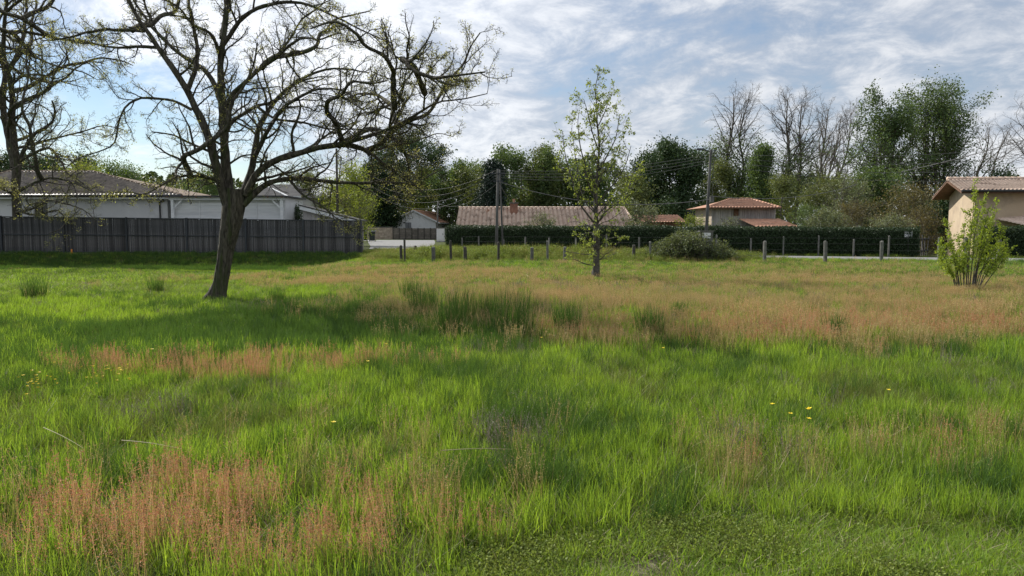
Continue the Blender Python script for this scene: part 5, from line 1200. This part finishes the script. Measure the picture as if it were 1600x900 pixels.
def meadow():
    bands = ((1.2, 8.5, 0, 78), (8.5, 19, 1, 32), (19, 45.5, 2, 19))
    for (y0, y1, lod, dens) in bands:
        rng = np.random.RandomState(50+lod); wid = lambda y: .80*y+2.0
        A = (wid(y0)+wid(y1))*(y1-y0); n = int(A*dens*1.5); y = y0+(y1-y0)*rng.rand(n); keep = rng.rand(n) < wid(y)/wid(y1); y = y[keep]; x = (rng.rand(len(y))*2-1)*wid(y)
        kd = np.clip((y1-y)*.0+1/1.5*wid(y1)/wid(y1), 0, 1); k2 = rng.rand(len(y)) < .9; x, y = x[k2], y[k2]
        rd = road_dist(x, y); ok = (rd > 2.75) & (y < np.where(x > -4.5, hedge_y(x)-.1, 60)) & ~((x < -9.2) & (y > 45.7)); x, y = x[ok], y[ok]
        z, u, v = zones(x, y); R = rng.rand(len(x)); R2 = rng.rand(len(x)); nz = fbm(x*.9+33, y*.9+12, 3); past = sm(33.4, 34.2, y)
        n2 = fbm(x*2.1+7, y*2.1+5, 2)
        leftdull = np.maximum(blob(u, v, 60, 640, 300, 70, .7), blob(u, v, 130, 436, 300, 24, .5)*1.4)
        kind = np.full(len(x), 'green', dtype='<U8')
        kind[(nz+.22*(R-.5) > .64)] = 'olive'; kind[(nz+.3*(R-.5) < .33)] = 'deep'
        kind[(R2 < .10)] = 'deep'
        kind[(R < leftdull*.55)] = 'olive'
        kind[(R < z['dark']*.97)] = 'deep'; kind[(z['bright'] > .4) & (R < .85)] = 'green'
        farv = sm(20, 26, y)*(1-past); kind[(farv > .5) & (R > .5) & (kind == 'green')] = 'olive'
        kind[(R < z['tan']*.66) & (R2 < .92)] = 'tan'; kind[(R2 < z['red']*.84)] = 'red'
        rustz = sm(9.5, 15, y); m = (kind == 'red') & (rng.rand(len(x)) < rustz*.95); kind[m] = 'rust'
        m = (kind == 'tan') & (rng.rand(len(x)) < .25*rustz); kind[m] = 'rust'
        verge = (y > 34.6); kind[verge & (R < .6)] = 'olive'; kind[verge & (R >= .6)] = 'green'
        lw = R < z['lawn']; cn = fbm(x*1.7+3, y*1.7, 3)+.2*(R2-.5); kind[lw & (cn > .56)] = 'clover'; kind[lw & (cn <= .56)] = 'turf'
        st = blob(u, v, 70, 428, 190, 16, .5); kind[(R < st*.8) & (x < -9)] = 'straw'
        drop = (rng.rand(len(x)) < z['bare']*.93) | ((kind == 'straw') & (rng.rand(len(x)) < .3))
        hs = .62+.32*fbm(x*.6+1, y*.6+2, 3)+.22*rng.rand(len(x))-.1
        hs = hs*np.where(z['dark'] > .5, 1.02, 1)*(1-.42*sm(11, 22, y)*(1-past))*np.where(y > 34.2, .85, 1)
        hs = np.where(np.abs(x-1.9) < 0, hs, hs)
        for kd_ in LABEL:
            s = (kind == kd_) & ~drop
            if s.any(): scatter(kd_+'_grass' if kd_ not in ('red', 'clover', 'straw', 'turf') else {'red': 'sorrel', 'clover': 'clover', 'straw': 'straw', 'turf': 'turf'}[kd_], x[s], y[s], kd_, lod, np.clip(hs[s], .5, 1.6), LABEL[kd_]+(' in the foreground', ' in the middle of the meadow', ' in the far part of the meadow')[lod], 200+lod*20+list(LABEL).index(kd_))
    for (y0, y1, lod, n) in ((1.2, 9, 0, 4200), (9, 20, 1, 6500), (20, 34, 2, 7000)):
        rng = np.random.RandomState(95+lod); y = y0+(y1-y0)*np.sqrt(rng.rand(n)); x = (rng.rand(n)*2-1)*(.8*y+2); z, u, v = zones(x, y); ok = (rng.rand(n) > z['bare']*.97) & ((rng.rand(n) > z['lawn']) | (y > 9)); x, y = x[ok], y[ok]
        scatter('grass', x, y, 'under', lod, .7+.5*rng.rand(len(x)), 'short mixed undergrowth '+('in the foreground', 'in mid meadow', 'in the far meadow')[lod], 970+lod)
    for (y0, y1, lod, n) in ((2.5, 9, 0, 1500), (9, 19, 1, 2600)):
        rng = np.random.RandomState(85+lod); y = y0+(y1-y0)*np.sqrt(rng.rand(n)); x = (rng.rand(n)*2-1)*(.8*y+2); z, u, v = zones(x, y); k = fbm(x*1.3+70, y*1.3, 3)
        pz = np.maximum(blob(u, v, 860, 668, 330, 46, .6)*.8, blob(u, v, 130, 650, 200, 40, .6)*.5)*(1-z['lawn']); s = (rng.rand(n) < pz*sm(.42, .58, k)) | (rng.rand(n) < .02)
        scatter('weeds', x[s], y[s], 'dead', lod, .7+.5*rng.rand(s.sum()), 'grey brown dead stems among the green grass '+('in the foreground', 'in mid meadow')[lod], 960+lod)
    # underlayer on the mown strip so that no soil gleams through
    rng = np.random.RandomState(90); n = 9000; y = 1.2+5*rng.rand(n); x = (rng.rand(n)*2-1)*(.8*y+2); z, u, v = zones(x, y); s = (rng.rand(n) < z['lawn']) & (rng.rand(n) > z['bare']*.97)
    pn = fbm(x*1.7+3, y*1.7, 3); q = s & (pn > .53); scatter('clover', x[q], y[q], 'clover', 0, .65+.9*(pn[q]-.4)+.4*rng.rand(q.sum()), 'dense low clover between the mown grasses at the bottom right', 991)
    q = s & (pn <= .58); scatter('turf', x[q], y[q], 'turf', 0, .6+.9*rng.rand(q.sum()), 'short mown turf between the clover at the bottom right', 992)
    q = s & (rng.rand(n) < .22); scatter('straw', x[q], y[q], 'straw', 0, .4+.4*rng.rand(q.sum()), 'pale dry clippings in the mown strip', 993)
    q = s & (rng.rand(n) < .06) & (pn > .5); scatter('grass', x[q], y[q], 'green', 0, .35+.25*rng.rand(q.sum()), 'tufts left standing in the mown strip', 994)
    # tall weeds on the verge between the old posts and the road
    rng = np.random.RandomState(91); n = 9000; x = -11+28.5*rng.rand(n); y = 32.6+17*rng.rand(n)
    rd = road_dist(x, y); edge = np.where(x < 9.5, 1.0, np.clip(1-(x-9.5)/4.0, 0, 1)); s = (rd > 2.7) & (x > -.203*y) & (y < np.where(x > -4.5, hedge_y(x)-.2, 52)) & (rng.rand(n) < edge*(.12+.88*sm(32.6, 36.5, y)))
    x, y = x[s], y[s]; k = fbm(x*.6, y*.6, 2)+.15*rng.randn(len(x)); hs = (.42+.62*fbm(x*.5+9, y*.5, 3))*np.where(x > 9.5, .8, 1)*(.42+.58*sm(32.6, 37.5, y+1.2*(vn(x*.8, y*.8)-.5)))*(.45+.55*sm(-.203, -.165, x/y))*(.8+.4*rng.rand(len(x)))
    far = sm(38, 46, y); hs *= 1-.25*far
    for kd_, m in (('weed', k > .52), ('tall', k <= .52)): scatter('verge_'+('weeds' if kd_ == 'weed' else 'grass'), x[m], y[m], kd_, 2, hs[m], 'tall '+('leafy weeds' if kd_ == 'weed' else 'seeding grass')+' on the verge behind the old posts', 300+len(kd_))
    # bank under the slatted fence, the fence's shadow put in as darker grass
    rng = np.random.RandomState(92); n = 3500; x = -46+36.5*rng.rand(n); y = 40.5+5.1*rng.rand(n); scatter('bank_grass', x, y, 'deep', 2, .55+.5*rng.rand(n), 'grass darkened as fence shadow on the bank at the foot of the slatted fence', 333)
meadow()
# rush tufts that stand out one by one
def rushes():
    T = [(660, 492, 1.0, 'dark rush tuft at the left end of the row of rushes'), (700, 520, .9, 'low broad rush tuft below the row of rushes'), (722, 505, 1.05, 'dark rush tuft second in the row from the left'), (800, 527, 1.25, 'tallest broad dark rush tuft left of the meadow centre'),
         (765, 500, .8, 'small rush tuft behind the tallest one'), (888, 522, .85, 'rush tuft midway between the tallest one and the lone one'), (1019, 524, .8, 'lone narrow rush tuft in the tan grass right of centre'), (1064, 497, .55, 'small faint rush tuft right of the lone narrow one'),
         (640, 470, .8, 'rush tuft in the shade right of the big tree trunk'), (1310, 525, .6, 'small rush tuft at the right where green meets tan grass'), (48, 470, .9, 'dark tuft at the far left edge of the meadow'), (430, 475, .6, 'low dark tuft just right of the big tree trunk'), (240, 462, .7, 'dark tuft left of the big tree trunk')]
    for i, (px, py, s, lab) in enumerate(T):
        k = (py-356)/1156.; D = CAMZ/k*.985; x = X(px, D)
        r = thing('rush_tuft', (x, D, H(x, D)), lab, 'rush', 'rush tufts in the meadow', i*1.3); rng = np.random.RandomState(600+i)
        V, F = blades(rng, 230, .26*s, .62*s, .009, .30, .15, 3, .35, .1); o = link('stems', mesh_np('stems', V, [F]), G['deep'], r); o['kind'] = 'stuff'
        V, F = blades(rng, 60, .30*s, .42*s, .007, .5, .3, 3, .35, .1); o = link('dry_stems', mesh_np('dry_stems', V, [F]), G['tan'], r); o['kind'] = 'stuff'
rushes()
def flowers():
    rng = random.Random(12)
    def fl_mesh():
        V = []; F = []
        for i in range(5):
            a = i*2*math.pi/5; n = len(V); u = (math.cos(a), math.sin(a)); p = (-math.sin(a), math.cos(a))
            V += [(0, 0, .30), (u[0]*.012+p[0]*.009, u[1]*.012+p[1]*.009, .305), (u[0]*.021, u[1]*.021, .309), (u[0]*.012-p[0]*.009, u[1]*.012-p[1]*.009, .305)]; F.append((n, n+1, n+2, n+3))
        me = bpy.data.meshes.new('petals'); me.from_pydata(V, [], F); me.materials.append(M['yellow'])
        b = MB(); b.cyl((0, 0, 0), (0, 0, .3), .0018, n=4); st = bpy.data.meshes.new('stem'); st.from_pydata(b.v, [], b.f); st.materials.append(G['green']); return me, st
    me, st = fl_mesh()
    def put(px, py, lab, grp, s=1):
        k = (py-356)/1156.; D = (CAMZ-.30)/k; x = X(px, D); r = thing('buttercup', (x, D, H(x, D)), lab, 'flower', grp, rng.random()*6); r.scale = (s, s, rng.uniform(.9, 1.12))
        link('petals', me, None, r).rotation_euler = (rng.uniform(-.05, .05), rng.uniform(-.05, .05), 0); link('stem', st, None, r)
    for i in range(46):
        px = 5+rng.random()*190; py = 602-(px/190)*16+rng.gauss(0, 12); put(px, py, 'small yellow flower in the patch at the left edge of the meadow', 'yellow flowers of the left patch', rng.uniform(.45, .75))
    for px, py, lab in ((1396, 605, 'yellow flower standing alone right of the meadow centre'), (1218, 643, 'left one of four yellow flowers in a short row'), (1241, 648, 'second of four yellow flowers in a short row'), (1268, 643, 'third of four yellow flowers in a short row'), (1276, 643, 'right one of four yellow flowers in a short row'),
                        (600, 545, 'yellow flower near the red strip left of centre'), (515, 668, 'yellow flower in green grass above the red patch'), (1040, 546, 'yellow flower below the lone narrow rush tuft'), (228, 548, 'yellow flower above the left red strip'), (848, 533, 'yellow flower near the tallest rush tuft'), (572, 572, 'yellow flower in the middle left of the meadow'), (1272, 655, 'lower yellow flower under the short row of four')):
        put(px, py, lab, 'single yellow flowers in the grass', .9)
flowers()
# a few thin fallen stalks lying over the grass
def stalks():
    for (a, b, lab) in (((190, 688), (278, 700), 'long pale dry stalk lying flat across the grass left'), ((68, 668), (130, 700), 'thin pale stalk leaning over the grass at the left'), ((690, 704), (800, 702), 'pale stalk lying in the grass near the centre')):
        pts = []
        for t in np.linspace(0, 1, 8):
            px = a[0]+(b[0]-a[0])*t; py = a[1]+(b[1]-a[1])*t; D = (CAMZ-.27)/((py-356)/1156.); p = P(px, py, D); p.z += .008*math.sin(t*3.1); pts.append(tuple(p))
        t = TB(); t.tubes(np.array([pts]), np.linspace(.0026, .001, 8)[None], 4); o = link('dry_stalk', mesh_np('dry_stalk', t.V[0]-np.array(pts[0]), [t.F[0]]), G['straw'], None, pts[0]); tag(o, lab, 'stalk')
stalks()
